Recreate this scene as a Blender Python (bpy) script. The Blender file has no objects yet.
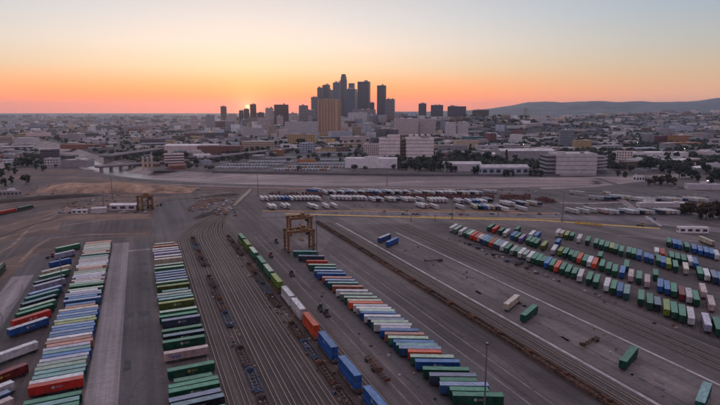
import bpy, bmesh, math, random
import numpy as np
random.seed(7); rng = np.random.default_rng(7)
sc = bpy.context.scene
R = math.radians
# ------------------------------------------------------------------ camera
F, H, YH = 540.0, 94.0, 111.0            # focal length in photo pixels, drone height, horizon row
PITCH = math.atan((202.5 - YH) / F); CP, SP = math.cos(PITCH), math.sin(PITCH)
cam = bpy.data.cameras.new('camera'); camo = bpy.data.objects.new('camera', cam)
sc.collection.objects.link(camo); sc.camera = camo
cam.sensor_width = 36; cam.lens = F / 720 * 36; cam.clip_start = 1; cam.clip_end = 90000
camo.location = (0, 0, H); camo.rotation_euler = (math.pi / 2 - PITCH, 0, 0)
# ------------------------------------------------------------------ sky, sun, exposure
SUN_AZ, SUN_EL = R(-11.6), R(0.9)
SUN_DIR = (math.sin(SUN_AZ) * math.cos(SUN_EL), math.cos(SUN_AZ) * math.cos(SUN_EL), math.sin(SUN_EL))
def lin(c):
    return tuple(((v / 255) / 12.92 if v / 255 <= .04045 else ((v / 255 + .055) / 1.055) ** 2.4) for v in c)
w = bpy.data.worlds.new('World'); sc.world = w; w.use_nodes = True
nt = w.node_tree; nd = nt.nodes; lk = nt.links
bg = nd['Background']
tc = nd.new('ShaderNodeTexCoord'); sep = nd.new('ShaderNodeSeparateXYZ')
lk.new(tc.outputs['Generated'], sep.inputs[0])
def wmath(op, a, b=None, clamp=False):
    n = nd.new('ShaderNodeMath'); n.operation = op; n.use_clamp = clamp
    for i, v in enumerate((a, b)):
        if v is None: continue
        if isinstance(v, (int, float)): n.inputs[i].default_value = v
        else: lk.new(v, n.inputs[i])
    return n.outputs[0]
elev = wmath('MULTIPLY', wmath('ARCSINE', sep.outputs[2]), 180 / math.pi / 90.0)     # 0..1 = 0..90 degrees
def ramp(stops):
    n = nd.new('ShaderNodeValToRGB'); cr = n.color_ramp
    while len(cr.elements) < len(stops): cr.elements.new(0.5)
    for e, (deg, c) in zip(cr.elements, stops):
        e.position = max(0, min(1, deg / 90)); e.color = (*lin(c), 1)
    lk.new(elev, n.inputs[0]); return n.outputs[0]
near = ramp([(0, (318, 150, 84)), (.6, (335, 154, 62)), (1.3, (322, 164, 70)), (2.4, (288, 188, 110)), (4.3, (256, 222, 182)), (6.5, (250, 232, 216)), (9, (232, 226, 222)), (12, (214, 212, 214)), (30, (216, 207, 216)), (90, (212, 201, 214))])
far = ramp([(0, (240, 172, 148)), (.8, (246, 178, 144)), (1.6, (242, 182, 142)), (3.4, (218, 186, 152)), (6, (188, 186, 178)), (9, (166, 179, 190)), (12, (152, 170, 194)), (30, (196, 190, 208)), (90, (212, 201, 214))])
anti = ramp([(0, (150, 122, 134)), (6, (164, 136, 150)), (15, (158, 142, 162)), (35, (178, 168, 188)), (90, (212, 201, 214))])
dot = nd.new('ShaderNodeVectorMath'); dot.operation = 'DOT_PRODUCT'
lk.new(tc.outputs['Generated'], dot.inputs[0]); dot.inputs[1].default_value = (math.sin(SUN_AZ), math.cos(SUN_AZ), 0)
ang = wmath('MULTIPLY', wmath('ARCCOSINE', dot.outputs['Value']), 180 / math.pi)
mr = nd.new('ShaderNodeMapRange'); mr.interpolation_type = 'SMOOTHSTEP'
lk.new(ang, mr.inputs[0]); mr.inputs[1].default_value = 6; mr.inputs[2].default_value = 52
mix = nd.new('ShaderNodeMix'); mix.data_type = 'RGBA'
lk.new(mr.outputs[0], mix.inputs[0]); lk.new(near, mix.inputs[6]); lk.new(far, mix.inputs[7])
mr2 = nd.new('ShaderNodeMapRange'); mr2.interpolation_type = 'SMOOTHSTEP'
lk.new(ang, mr2.inputs[0]); mr2.inputs[1].default_value = 55; mr2.inputs[2].default_value = 130
mix0 = mix; mix = nd.new('ShaderNodeMix'); mix.data_type = 'RGBA'
lk.new(mr2.outputs[0], mix.inputs[0]); lk.new(mix0.outputs[2], mix.inputs[6]); lk.new(anti, mix.inputs[7])
sky = nd.new('ShaderNodeTexSky'); sky.sky_type = 'NISHITA'; sky.sun_disc = False
sky.sun_elevation = SUN_EL; sky.sun_rotation = SUN_AZ; sky.dust_density = 3.0
skys = nd.new('ShaderNodeMix'); skys.data_type = 'RGBA'; skys.blend_type = 'ADD'; skys.inputs[0].default_value = 0.02
lk.new(mix.outputs[2], skys.inputs[6]); lk.new(sky.outputs[0], skys.inputs[7])
# the low sun itself: a small soft disc with an aureole
dot2 = nd.new('ShaderNodeVectorMath'); dot2.operation = 'DOT_PRODUCT'
lk.new(tc.outputs['Generated'], dot2.inputs[0]); dot2.inputs[1].default_value = (math.sin(SUN_AZ) * math.cos(R(.42)), math.cos(SUN_AZ) * math.cos(R(.42)), math.sin(R(.42)))
ang2 = wmath('MULTIPLY', wmath('ARCCOSINE', wmath('MINIMUM', dot2.outputs['Value'], 1.0)), 180 / math.pi)
disc = wmath('MULTIPLY', wmath('LESS_THAN', ang2, 0.19), 5.0)
glow = wmath('ADD', wmath('MULTIPLY', wmath('EXPONENT', wmath('MULTIPLY', ang2, -.62)), 0.6), wmath('MULTIPLY', wmath('EXPONENT', wmath('MULTIPLY', ang2, -2.2)), 1.6))
gl = nd.new('ShaderNodeMix'); gl.data_type = 'RGBA'; gl.blend_type = 'ADD'; gl.inputs[0].default_value = 1.0
vs = nd.new('ShaderNodeVectorMath'); vs.operation = 'SCALE'; vs.inputs[0].default_value = (1.0, .36, .10)
lk.new(wmath('ADD', disc, glow), vs.inputs['Scale'])
lk.new(skys.outputs[2], gl.inputs[6]); lk.new(vs.outputs[0], gl.inputs[7])
lk.new(gl.outputs[2], bg.inputs[0]); bg.inputs[1].default_value = 1.0
sl = bpy.data.lights.new('sun', 'SUN'); sl.energy = 0.5; sl.angle = R(0.5); sl.color = (1.0, .55, .28)
slo = bpy.data.objects.new('sun', sl); sc.collection.objects.link(slo)
slo.rotation_euler = (math.pi / 2 - SUN_EL, 0, math.pi - SUN_AZ)
sc.view_settings.view_transform = 'Standard'; sc.view_settings.look = 'None'
sc.view_settings.exposure = 0.0; sc.view_settings.gamma = 1.0
sc.render.engine = 'CYCLES'
cy = sc.cycles
cy.max_bounces = 5; cy.diffuse_bounces = 2; cy.glossy_bounces = 2; cy.transmission_bounces = 2; cy.volume_bounces = 1
cy.use_denoising = True; cy.pixel_filter_type = 'BLACKMAN_HARRIS'; cy.filter_width = 1.55
cy.use_adaptive_sampling = True; cy.adaptive_threshold = 0.012
# ------------------------------------------------------------------ photo pixel -> place
TH = math.atan((138 - 360) / (F / CP))                       # heading of the yard's tracks
D = (math.sin(TH), math.cos(TH)); N = (math.cos(TH), -math.sin(TH))
YA = math.atan2(N[1], N[0])                                  # world angle of the yard's cross axis
def G(px, py, z=0.0):
    v = (py - 202.5) / F; Z = (H - z) / (SP + CP * v)
    return ((px - 360) / F * Z, Z * (CP - SP * v))
def P(wc, u): return (wc * N[0] + u * D[0], wc * N[1] + u * D[1])
def WU(px, py, z=0.0):
    X, Y = G(px, py, z); return (X * N[0] + Y * N[1], X * D[0] + Y * D[1])
def XY(px, Y, py=140):
    v = (py - 202.5) / F; return (px - 360) / F * Y / (CP - SP * v)
def ZAT(py, Y):
    v = (py - 202.5) / F; return H - Y / (CP - SP * v) * (SP + CP * v)
def PIX(x, y, z=0):
    d = H - z; Z = y * CP + d * SP; return (360 + F * x / Z, 202.5 + F * (d * CP - y * SP) / Z)
def U_AT(py, wc, z=0.0):                                     # u on the line w=wc seen in row py
    lo, hi = 60.0, 900.0
    for _ in range(40):
        m = (lo + hi) / 2; x, y = P(wc, m)
        if PIX(x, y, z)[1] > py: lo = m
        else: hi = m
    return (lo + hi) / 2
# ------------------------------------------------------------------ mesh + object helpers
class MB:
    def __init__(s): s.v = []; s.f = []; s.m = []
    def box(s, x0, x1, y0, y1, z0, z1, mi=0):
        b = len(s.v)
        s.v += [(x0, y0, z0), (x1, y0, z0), (x1, y1, z0), (x0, y1, z0), (x0, y0, z1), (x1, y0, z1), (x1, y1, z1), (x0, y1, z1)]
        s.f += [(b, b + 3, b + 2, b + 1), (b + 4, b + 5, b + 6, b + 7), (b, b + 1, b + 5, b + 4), (b + 1, b + 2, b + 6, b + 5), (b + 2, b + 3, b + 7, b + 6), (b + 3, b, b + 4, b + 7)]
        s.m += [mi] * 6; return s
    def quad(s, pts, mi=0):
        b = len(s.v); s.v += list(pts); s.f.append(tuple(range(b, b + len(pts)))); s.m.append(mi); return s
    def bar(s, a, b_, r, n=6, r2=None, mi=0):
        import mathutils
        a = mathutils.Vector(a); b_ = mathutils.Vector(b_); d = (b_ - a).normalized()
        t = mathutils.Vector((0, 0, 1)) if abs(d.z) < .9 else mathutils.Vector((1, 0, 0))
        e1 = d.cross(t).normalized(); e2 = d.cross(e1); r2 = r if r2 is None else r2
        k = len(s.v)
        for i in range(n):
            q = 2 * math.pi * (i + .5) / n; o = e1 * math.cos(q) + e2 * math.sin(q)
            s.v += [tuple(a + o * r), tuple(b_ + o * r2)]
        for i in range(n):
            j = (i + 1) % n; s.f.append((k + 2 * i, k + 2 * i + 1, k + 2 * j + 1, k + 2 * j)); s.m.append(mi)
        s.f.append(tuple(k + 2 * i for i in range(n))); s.f.append(tuple(k + 2 * i + 1 for i in reversed(range(n)))); s.m += [mi, mi]
        return s
    def poly(s, pts, z0, z1, mi=0):                          # prism from an outline (counter-clockwise)
        k = len(s.v); n = len(pts)
        s.v += [(x, y, z0) for x, y in pts] + [(x, y, z1) for x, y in pts]
        s.f.append(tuple(k + n + i for i in range(n))); s.m.append(mi)
        for i in range(n):
            j = (i + 1) % n; s.f.append((k + i, k + j, k + n + j, k + n + i)); s.m.append(mi)
        return s
    def mesh(s, name):
        m = bpy.data.meshes.new(name); m.from_pydata(s.v, [], s.f)
        if any(s.m): m.polygons.foreach_set('material_index', s.m)
        m.update(); return m
COL = sc.collection
_cache = {}
def mesh_with(key, builder, *mats):
    k = (key,) + tuple(m.name for m in mats)
    if k not in _cache:
        if key not in _cache: _cache[key] = builder() if callable(builder) else builder
        me = _cache[key].copy(); me.name = str(key if isinstance(key, str) else key[0])
        for m in mats: me.materials.append(m)
        _cache[k] = me
    return _cache[k]
def obj(name, me, parent=None, loc=(0, 0, 0), rz=0.0, mats=None):
    if isinstance(me, MB): me = me.mesh(name)
    if mats and not me.materials:
        for m in (mats if isinstance(mats, (list, tuple)) else [mats]): me.materials.append(m)
    o = bpy.data.objects.new(name, me); COL.objects.link(o)
    o.location = loc; o.rotation_euler = (0, 0, rz)
    if parent is not None: o.parent = parent
    return o
def thing(name, label, cat, loc=(0, 0, 0), rz=0.0, group=None):
    o = bpy.data.objects.new(name, None); COL.objects.link(o); o.empty_display_size = .5
    o.location = loc; o.rotation_euler = (0, 0, rz); o['label'] = label; o['category'] = cat
    if group: o['group'] = group
    return o
def tag(o, label, cat, group=None):
    o['label'] = label; o['category'] = cat
    if group: o['group'] = group
    return o
def struct(name, me, mats, loc=(0, 0, 0), rz=0, label=None):
    o = obj(name, me, None, loc, rz, mats); o['kind'] = 'structure'
    if label: o['label'] = label
    return o
ONES = 'zeroth first second third fourth fifth sixth seventh eighth ninth tenth eleventh twelfth thirteenth fourteenth fifteenth sixteenth seventeenth eighteenth nineteenth'.split()
TENS = {2: 'twent', 3: 'thirt', 4: 'fort', 5: 'fift', 6: 'sixt', 7: 'sevent', 8: 'eight', 9: 'ninet'}
def ordinal(n):
    if n < 20: return ONES[n]
    t, r = divmod(n, 10); return TENS[t] + ('ieth' if r == 0 else 'y-' + ONES[r])
# ------------------------------------------------------------------ materials
_mats = {}
def mat(name, col, rough=.6, metal=0.0, var=.12, scale=.6, col2=None, bump=0.0, objrand=0.0, emis=None, spec=.5, streak=None, dirt=0.0):
    if name in _mats: return _mats[name]
    m = bpy.data.materials.new(name); m.use_nodes = True; n = m.node_tree.nodes; l = m.node_tree.links
    b = n['Principled BSDF']; b.inputs['Roughness'].default_value = rough; b.inputs['Metallic'].default_value = metal
    b.inputs['Specular IOR Level'].default_value = spec
    t = n.new('ShaderNodeTexCoord')
    vec = t.outputs['Object']
    if objrand:                                               # every copy samples its own piece of the noise
        oi0 = n.new('ShaderNodeObjectInfo'); sc0 = n.new('ShaderNodeMath'); sc0.operation = 'MULTIPLY'; sc0.inputs[1].default_value = 400
        ad = n.new('ShaderNodeVectorMath'); ad.operation = 'ADD'; l.new(oi0.outputs['Random'], sc0.inputs[0]); l.new(vec, ad.inputs[0]); l.new(sc0.outputs[0], ad.inputs[1]); vec = ad.outputs[0]
    vec0 = vec
    if streak:
        mp = n.new('ShaderNodeMapping'); mp.inputs['Scale'].default_value = streak; l.new(vec, mp.inputs[0]); vec = mp.outputs[0]
    z = n.new('ShaderNodeTexNoise'); z.inputs['Scale'].default_value = scale; z.inputs['Detail'].default_value = 6; z.inputs['Roughness'].default_value = .65
    l.new(vec, z.inputs['Vector'])
    cr = n.new('ShaderNodeValToRGB'); e = cr.color_ramp.elements
    c2 = col2 or tuple(min(1, c * (1 + 1.6 * var)) for c in col)
    c1 = tuple(c * (1 - 2 * var) for c in col)
    e[0].position = .32; e[0].color = (*c1, 1); e[1].position = .7; e[1].color = (*c2, 1)
    l.new(z.outputs['Fac'], cr.inputs[0]); out = cr.outputs[0]
    if objrand:
        oi = n.new('ShaderNodeObjectInfo'); mr_ = n.new('ShaderNodeMapRange')
        l.new(oi.outputs['Random'], mr_.inputs[0]); mr_.inputs[3].default_value = 1 - objrand; mr_.inputs[4].default_value = 1 + objrand
        hs = n.new('ShaderNodeHueSaturation'); l.new(out, hs.inputs['Color']); l.new(mr_.outputs[0], hs.inputs['Value']); out = hs.outputs[0]
    if dirt:
        z2 = n.new('ShaderNodeTexNoise'); z2.inputs['Scale'].default_value = .55; z2.inputs['Detail'].default_value = 7; z2.inputs['Roughness'].default_value = .7; l.new(vec0, z2.inputs['Vector'])
        r2 = n.new('ShaderNodeMapRange'); r2.inputs[1].default_value = .5; r2.inputs[2].default_value = .68; r2.inputs[4].default_value = dirt; l.new(z2.outputs['Fac'], r2.inputs[0])
        mx = n.new('ShaderNodeMix'); mx.data_type = 'RGBA'; mx.inputs[7].default_value = (.12, .085, .07, 1); l.new(r2.outputs[0], mx.inputs[0]); l.new(out, mx.inputs[6]); out = mx.outputs[2]
    l.new(out, b.inputs['Base Color'])
    if bump:
        bp = n.new('ShaderNodeBump'); bp.inputs['Strength'].default_value = bump; bp.inputs['Distance'].default_value = .1
        l.new(z.outputs['Fac'], bp.inputs['Height']); l.new(bp.outputs[0], b.inputs['Normal'])
    if emis:
        b.inputs['Emission Color'].default_value = (*emis[:3], 1); b.inputs['Emission Strength'].default_value = emis[3]
    _mats[name] = m; return m
def pavement_mat(name, base, dark, light, rot=0.0, stain=1.0, slab=None):
    m = bpy.data.materials.new(name); m.use_nodes = True; n = m.node_tree.nodes; l = m.node_tree.links
    b = n['Principled BSDF']; b.inputs['Roughness'].default_value = .75; b.inputs['Specular IOR Level'].default_value = .35
    t = n.new('ShaderNodeTexCoord'); mp = n.new('ShaderNodeMapping'); mp.inputs['Rotation'].default_value = (0, 0, -rot)
    l.new(t.outputs['Object'], mp.inputs[0])
    def noise(scale, det=5, stretch=None):
        v = mp.outputs[0]
        if stretch:
            q = n.new('ShaderNodeMapping'); q.inputs['Scale'].default_value = stretch; l.new(v, q.inputs[0]); v = q.outputs[0]
        z = n.new('ShaderNodeTexNoise'); z.inputs['Scale'].default_value = scale; z.inputs['Detail'].default_value = det; z.inputs['Roughness'].default_value = .62
        l.new(v, z.inputs['Vector']); return z.outputs['Fac']
    def rampf(f, a, b2, p0=.35, p1=.68):
        c = n.new('ShaderNodeValToRGB'); e = c.color_ramp.elements
        e[0].position = p0; e[0].color = (*a, 1); e[1].position = p1; e[1].color = (*b2, 1); l.new(f, c.inputs[0]); return c.outputs[0]
    def mixc(a, b2, f=1.0, mode='MULTIPLY'):
        x = n.new('ShaderNodeMix'); x.data_type = 'RGBA'; x.blend_type = mode
        if isinstance(f, float): x.inputs[0].default_value = f
        else: l.new(f, x.inputs[0])
        l.new(a, x.inputs[6]); l.new(b2, x.inputs[7]); return x.outputs[2]
    c = rampf(noise(.018, 6), dark, light)
    c = mixc(c, rampf(noise(.05, 5, (1.0, .05, 1)), (.60, .59, .61), (1.2, 1.18, 1.16)), .9)     # long streaks along the yard
    c = mixc(c, rampf(noise(.5, 6), (.78, .77, .78), (1.14, 1.12, 1.1)), .8)
    c = mixc(c, rampf(noise(.22, 4, (1.0, .02, 1)), (.68, .66, .67), (1.26, 1.24, 1.22), .36, .64), .9)
    if slab:
        bt = n.new('ShaderNodeTexBrick'); l.new(mp.outputs[0], bt.inputs['Vector']); bt.inputs['Scale'].default_value = 1
        bt.inputs['Brick Width'].default_value = slab[0]; bt.inputs['Row Height'].default_value = slab[1]; bt.inputs['Mortar Size'].default_value = .09; bt.offset = 0
        bt.inputs['Color1'].default_value = (1.0, 1.0, 1.0, 1); bt.inputs['Color2'].default_value = (.94, .94, .95, 1); bt.inputs['Mortar'].default_value = (.78, .77, .77, 1)
        c = mixc(c, bt.outputs['Color'], 1.0)
    st = rampf(noise(.09, 3), (0, 0, 0), (1, 1, 1), .58, .72)
    sm = n.new('ShaderNodeMix'); sm.data_type = 'RGBA'; sm.inputs[7].default_value = (dark[0] * .62, dark[1] * .6, dark[2] * .6, 1)
    fm = n.new('ShaderNodeMath'); fm.operation = 'MULTIPLY'; fm.inputs[1].default_value = .45 * stain
    l.new(st, fm.inputs[0]); l.new(fm.outputs[0], sm.inputs[0]); l.new(c, sm.inputs[6])
    l.new(sm.outputs[2], b.inputs['Base Color'])
    _mats[name] = m; return m
ASPHALT = pavement_mat('asphalt', (.15, .135, .145), (.080, .066, .067), (.168, .141, .139), YA)
GREYPAV = pavement_mat('old_paving', (.15, .135, .15), (.088, .077, .084), (.155, .137, .146), YA, .5)
CONCRETE = pavement_mat('concrete_lane', (.27, .25, .27), (.24, .218, .232), (.33, .298, .308), YA, .25, (3.2, 5.2))
BALLAST = pavement_mat('ballast', (.13, .11, .11), (.055, .041, .038), (.125, .098, .092), YA, .7)
DIRT = pavement_mat('dirt', (.14, .10, .09), (.105, .068, .06), (.23, .152, .126), YA + 1.3, .9)
TANDIRT = mat('tan_dirt', (.33, .21, .15), .95, var=.34, scale=.06, bump=.3)
CITY = pavement_mat('city_ground', (.16, .14, .15), (.07, .058, .062), (.165, .138, .138), .5, .9)
RIVERC = pavement_mat('river_concrete', (.34, .29, .29), (.29, .245, .242), (.41, .348, .338), math.pi / 2, .3)
WATER = mat('river_water', (.26, .25, .26), .34, var=.08, scale=.05)
RAIL = mat('rail_steel', (.35, .275, .25), .45, .2, objrand=.15)
SLEEPER = mat('sleeper', (.10, .075, .065), .9, scale=1.0)
YELLOWP = mat('yellow_paint', (.62, .36, .04), .6, var=.25, scale=.3)
WHITEP = mat('white_paint', (.40, .355, .36), .7, var=.25, scale=.2)
RUBBER = mat('rubber', (.03, .03, .03), .8)
CHASSIS = mat('chassis_black', (.035, .033, .035), .6, objrand=.4)
RUST = mat('rusty_steel', (.095, .045, .032), .85, var=.4, scale=.5, col2=(.19, .085, .05), objrand=.45)
CRANE = mat('crane_yellow', (.185, .085, .03), .55, var=.25, scale=.5)
GALV = mat('galvanised', (.30, .29, .31), .45, .5)
GLASS = mat('dark_glazing', (.035, .04, .055), .18, var=.1)
DARKB = mat('dark_fitting', (.05, .045, .05), .7)
WHITEMARK = mat('white_marking', (.36, .37, .36), .6, var=.06)
BLUEMARK = mat('blue_marking', (.05, .10, .25), .6, var=.06)
YELMARK = mat('yellow_marking', (.38, .22, .04), .6, var=.06)
LAMPG = mat('lamp_lens', (.8, .8, .82), .3)
# ------------------------------------------------------------------ ground with the sunken river channel
def lerp_tab(x, tab):
    if x <= tab[0][0]: return tab[0][1]
    for (a, b), (c, d) in zip(tab, tab[1:]):
        if x <= c: return b + (d - b) * (x - a) / (c - a)
    return tab[-1][1]
def interp_smooth(x, tab):
    return sum(lerp_tab(x + d, tab) for d in (-60, -30, 0, 30, 60)) / 5
RN = [(-4000, 3300), (-1500, 2050), (-900, 1480), (-640, 1130), (-430, 845), (-330, 765), (-238, 715), (48, 660), (300, 682), (420, 740), (500, 790), (4000, 1400)]
RF = [(-4000, 3450), (-1500, 2190), (-900, 1620), (-640, 1265), (-430, 975), (-328, 868), (-200, 812), (57, 772), (300, 768), (420, 790), (500, 828), (4000, 1440)]
xs = [-26000, -14000, -8000] + list(range(-4000, 4001, 40)) + [8000, 14000, 26000]
DEP = 7.0
rows = []
for x in xs:
    a, b = interp_smooth(x, RN), interp_smooth(x, RF)
    tp = max(0.02, min(1, (460 - x) / 110))
    DZ = DEP * tp
    rows.append([(x, -3000, 0), (x, 300, 0), (x, a, 0), (x, a + 14, -DZ), (x, b - 22, -DZ), (x, b, 0), (x, b + 900, 0), (x, 6500, 0), (x, 24000, 0)])
gm = MB(); k = len(rows[0])
gm.v = [p for r in rows for p in r]
for i in range(len(rows) - 1):
    for j in range(k - 1):
        gm.f.append((i * k + j, (i + 1) * k + j, (i + 1) * k + j + 1, i * k + j + 1)); gm.m.append(1 if 2 <= j <= 4 and xs[i] < 470 else 0)
struct('ground', gm, [CITY, RIVERC])
def riv_mid(x): return interp_smooth(x, RN), interp_smooth(x, RF)
wm = MB(); prev = None
for x in range(-1500, 1000, 20):
    a, b = riv_mid(x); n_ = a + 14; f_ = b - 22
    wd = .36 + .08 * math.sin(x * .011)
    lo = n_ + (f_ - n_) * (.40 + .1 * math.sin(x * .004 + 1)); hi = lo + (f_ - n_) * wd
    if x < -300: lo, hi = n_ + (f_ - n_) * .30, n_ + (f_ - n_) * (.9 + .05 * math.sin(x * .02))
    cur = ((x, lo, -DEP + .05), (x, hi, -DEP + .05))
    if prev and -600 < x < -300: wm.quad((prev[0], cur[0], cur[1], prev[1]))
    prev = cur
struct('river_water', wm, WATER)
def sheet(name, pts, m, z, px=True, label=None):
    mb = MB(); mb.quad([(*(G(*p) if px else P(*p)), z) for p in pts]); return struct(name, mb, m, label=label)
def ccw(pts):
    a = sum(x0 * y1 - x1 * y0 for (x0, y0), (x1, y1) in zip(pts, pts[1:] + pts[:1])); return pts if a > 0 else pts[::-1]
def wsheet(name, pts, m, z):
    mb = MB(); mb.quad([(x, y, z) for x, y in ccw(pts)]); return struct(name, mb, m)
dirt_pts = [G(*p) for p in [(-260, 420), (-260, 180), (-60, 170), (30, 168.5), (70, 169), (100, 177.5), (125, 180.5), (170, 184.5), (250, 187.5), (250, 250), (60, 300), (60, 420)]]
wsheet('dirt_ground', dirt_pts, DIRT, .01)
DARKDIRT = pavement_mat('dark_dirt', (.11, .09, .095), (.085, .068, .07), (.145, .115, .115), YA, .6)
for q, pts in enumerate(([(62, 221.5), (152, 219.5), (153, 229), (120, 232), (58, 231)], [(-40, 255), (20, 238), (60, 234), (52, 240), (10, 258), (-40, 275)], [(-60, 222), (10, 212), (50, 206), (52, 209), (10, 219), (-60, 234)], [(40, 234), (110, 233), (108, 237), (50, 239)], [(-30, 186), (40, 180), (90, 178.5), (60, 182), (30, 188), (-30, 193)], [(150, 193), (210, 190), (225, 192), (195, 196), (150, 197)])):
    wsheet('dark_dirt', [G(*p) for p in pts], DARKDIRT, .018 + q * .002)
yard = [P(-78, -40), P(-78, 340), P(-66, 410), P(-42, 440), P(-20, 437)] + [G(*p) for p in [(152, 236), (156, 206), (168, 198), (205, 197), (245, 190), (300, 187), (420, 190.5), (560, 191), (660, 195), (800, 205), (1060, 250)]] + [P(520, -40)]
wsheet('yard_pavement', yard, ASPHALT, .03)
wsheet('paved_lot', [G(*p) for p in [(156, 206), (168, 198), (203, 198), (196, 212), (184, 240), (152, 237)]], GREYPAV, .05)
wsheet('concrete_lane', [P(-22.5, 50), P(-22.5, 417), P(-12, 417), P(-12, 50)], CONCRETE, .05)
wsheet('concrete_lane', [P(-73, 50), P(-73, 352), P(-62, 352), P(-62, 50)], CONCRETE, .05)
wsheet('grey_strip', [P(-61.5, 250), P(-72, 362), P(-70, 398), P(-57, 398), P(-52, 380)], GREYPAV, .045)
wsheet('grey_strip', [P(-11.5, 50), P(-11.5, 412), P(1.5, 412), P(1.5, 50)], GREYPAV, .045)
wsheet('cross_path', [P(-12, 388), P(2, 388), P(2, 392), P(-12, 392)], CONCRETE, .055)
# dark oil patches on the grey strip
DARKPATCH = mat('oil_stain', (.04, .036, .043), .7, var=.25, scale=.4)
for i, (wc, u, a, b) in enumerate([(-9.3, 263, 3.0, 9), (-3.5, 262, 5, 8), (-9.8, 208, 2.6, 10), (-2.5, 300, 5, 6), (-3, 330, 5, 7), (-3, 352, 5, 6), (-3.5, 245, 5, 4)]):
    pts = []
    for q in range(14):
        t = q / 14 * 2 * math.pi; r = 1 + .18 * math.sin(3 * t + i) + random.uniform(-.08, .08)
        pts.append(P(wc + a / 2 * r * math.copysign(abs(math.cos(t)) ** .5, math.cos(t)), u + b / 2 * r * math.copysign(abs(math.sin(t)) ** .5, math.sin(t))))
    wsheet('oil_stain', pts, DARKPATCH, .07)
# painted and concrete lines along the yard
def line(name, wc, u0, u1, wd, m, z=.06): wsheet(name, [P(wc - wd / 2, u0), P(wc + wd / 2, u0), P(wc + wd / 2, u1), P(wc - wd / 2, u1)], m, z)
line('concrete_strip', 150.5, 30, 425, 1.5, WHITEP)
line('concrete_strip', 181.5, 20, 372, 1.3, WHITEP)
PALELINE = mat('faded_line', (.21, .185, .19), .8, var=.2, scale=.15)
for wc, u0, u1, wd in ((76, 60, 400, .5), (80, 60, 400, .4), (112, 40, 330, .7), (119, 40, 330, .6), (18.9, 60, 408, .35), (209, 40, 350, .6), (206.5, 40, 350, .3)):
    line('faded_line', wc, u0, u1, wd, PALELINE)
line('wheel_lane', 97, 40, 330, 28, GREYPAV, .04)
# patches of repaired paving between the two concrete strips
PATCH = mat('patched_paving', (.12, .10, .105), .85, var=.3, scale=.3)
for i in range(46):
    u = random.uniform(70, 330); wc = 160 + random.choice((0, 4.5, 9)) + random.uniform(-1, 1)
    a, b = random.uniform(.6, 1.6), random.uniform(1.2, 3.6)
    wsheet('paving_patch', [P(wc - a, u - b), P(wc + a * .8, u - b * .8), P(wc + a, u + b), P(wc - a * .7, u + b * .9)], PATCH, .065)
# cross roads at the far side of the yard
def road_px(name, pts, wid, m, z):
    c = [G(*p) for p in pts]; mb = MB(); L_, R_ = [], []
    for i, (x, y) in enumerate(c):
        x0, y0 = c[max(0, i - 1)]; x1, y1 = c[min(len(c) - 1, i + 1)]
        d = math.hypot(x1 - x0, y1 - y0); nx, ny = -(y1 - y0) / d, (x1 - x0) / d
        L_.append((x + nx * wid / 2, y + ny * wid / 2, z)); R_.append((x - nx * wid / 2, y - ny * wid / 2, z))
    for i in range(len(c) - 1): mb.quad((R_[i], R_[i + 1], L_[i + 1], L_[i]))
    return struct(name, mb, m)
DARKROAD2 = pavement_mat('worn_road', (.1, .09, .095), (.085, .072, .08), (.13, .112, .118), 0, .3)
TANSTRIP = mat('tan_verge', (.38, .215, .10), .9, var=.25, scale=.08)
MAUVEROAD = pavement_mat('cross_road_surface', (.19, .165, .18), (.16, .14, .155), (.22, .195, .21), 0, .3)
road_px('cross_road', [(262, 214.5), (360, 213.5), (500, 214.5), (640, 220), (780, 238)], 22, MAUVEROAD, .055)
road_px('yellow_line', [(285, 213.8), (360, 215.8), (440, 218), (540, 220.3), (660, 228.6)], 4.2, YELLOWP, .075)
road_px('yellow_line', [(420, 216.5), (480, 217.6), (560, 219.3)], 2.2, YELLOWP, .078)
road_px('verge_strip', [(262, 211), (360, 211), (450, 211.5), (560, 213.5)], 5, TANSTRIP, .07)
road_px('verge_strip', [(350, 209), (450, 210), (520, 211)], 3, TANSTRIP, .072)
road_px('service_road', [(-160, 178), (0, 172), (90, 176), (180, 182), (260, 187), (400, 186.5), (640, 190), (720, 194)], 10, GREYPAV, .06)
PINKROAD = pavement_mat('pale_road', (.3, .25, .25), (.27, .225, .23), (.36, .30, .30), 0, .3)
road_px('pale_road', [(606, 191), (620, 199), (634, 209), (642, 214)], 8, PINKROAD, .08)
road_px('pale_road', [(560, 203), (590, 203.5), (622, 202)], 7, PINKROAD, .082)
road_px('side_road', [(640, 176), (680, 186), (760, 200)], 12, DARKROAD2, .084)
road_px('side_road', [(596, 178), (640, 192), (700, 199), (780, 206)], 10, DARKROAD2, .086)
road_px('side_road', [(620, 215), (680, 217), (760, 221)], 9, DARKROAD2, .088)
road_px('white_line', [(618, 235.2), (660, 238.5), (700, 241.5)], 1.0, WHITEP, .075)
road_px('white_line', [(620, 222.5), (700, 227)], .8, WHITEP, .075)
DARKROAD = pavement_mat('dark_road', (.08, .07, .075), (.06, .05, .056), (.095, .082, .088), 0, .3)
road_px('river_road', [(150, 170), (250, 171.2), (360, 172.7), (520, 174.3), (640, 173.5)], 24, DARKROAD, .06)
BROWNV = mat('brown_verge', (.17, .105, .085), .95, var=.3, scale=.05)
road_px('bank_verge', [(150, 186.5), (250, 187.2), (360, 188.2), (470, 188.2), (540, 187), (600, 187)], 10, BROWNV, .062)
road_px('bank_verge', [(200, 192), (260, 190), (330, 189)], 12, BROWNV, .066)
road_px('dark_track_bed', [(-120, 207), (0, 199), (60, 195), (120, 193), (200, 190.5), (300, 188.6)], 9, DARKROAD, .064)
LIGHTPAV = pavement_mat('brightened_paving', (.21, .185, .2), (.125, .104, .106), (.215, .182, .182), YA, .6)  # lens falloff put into the colour: far paving lighter than near
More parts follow.
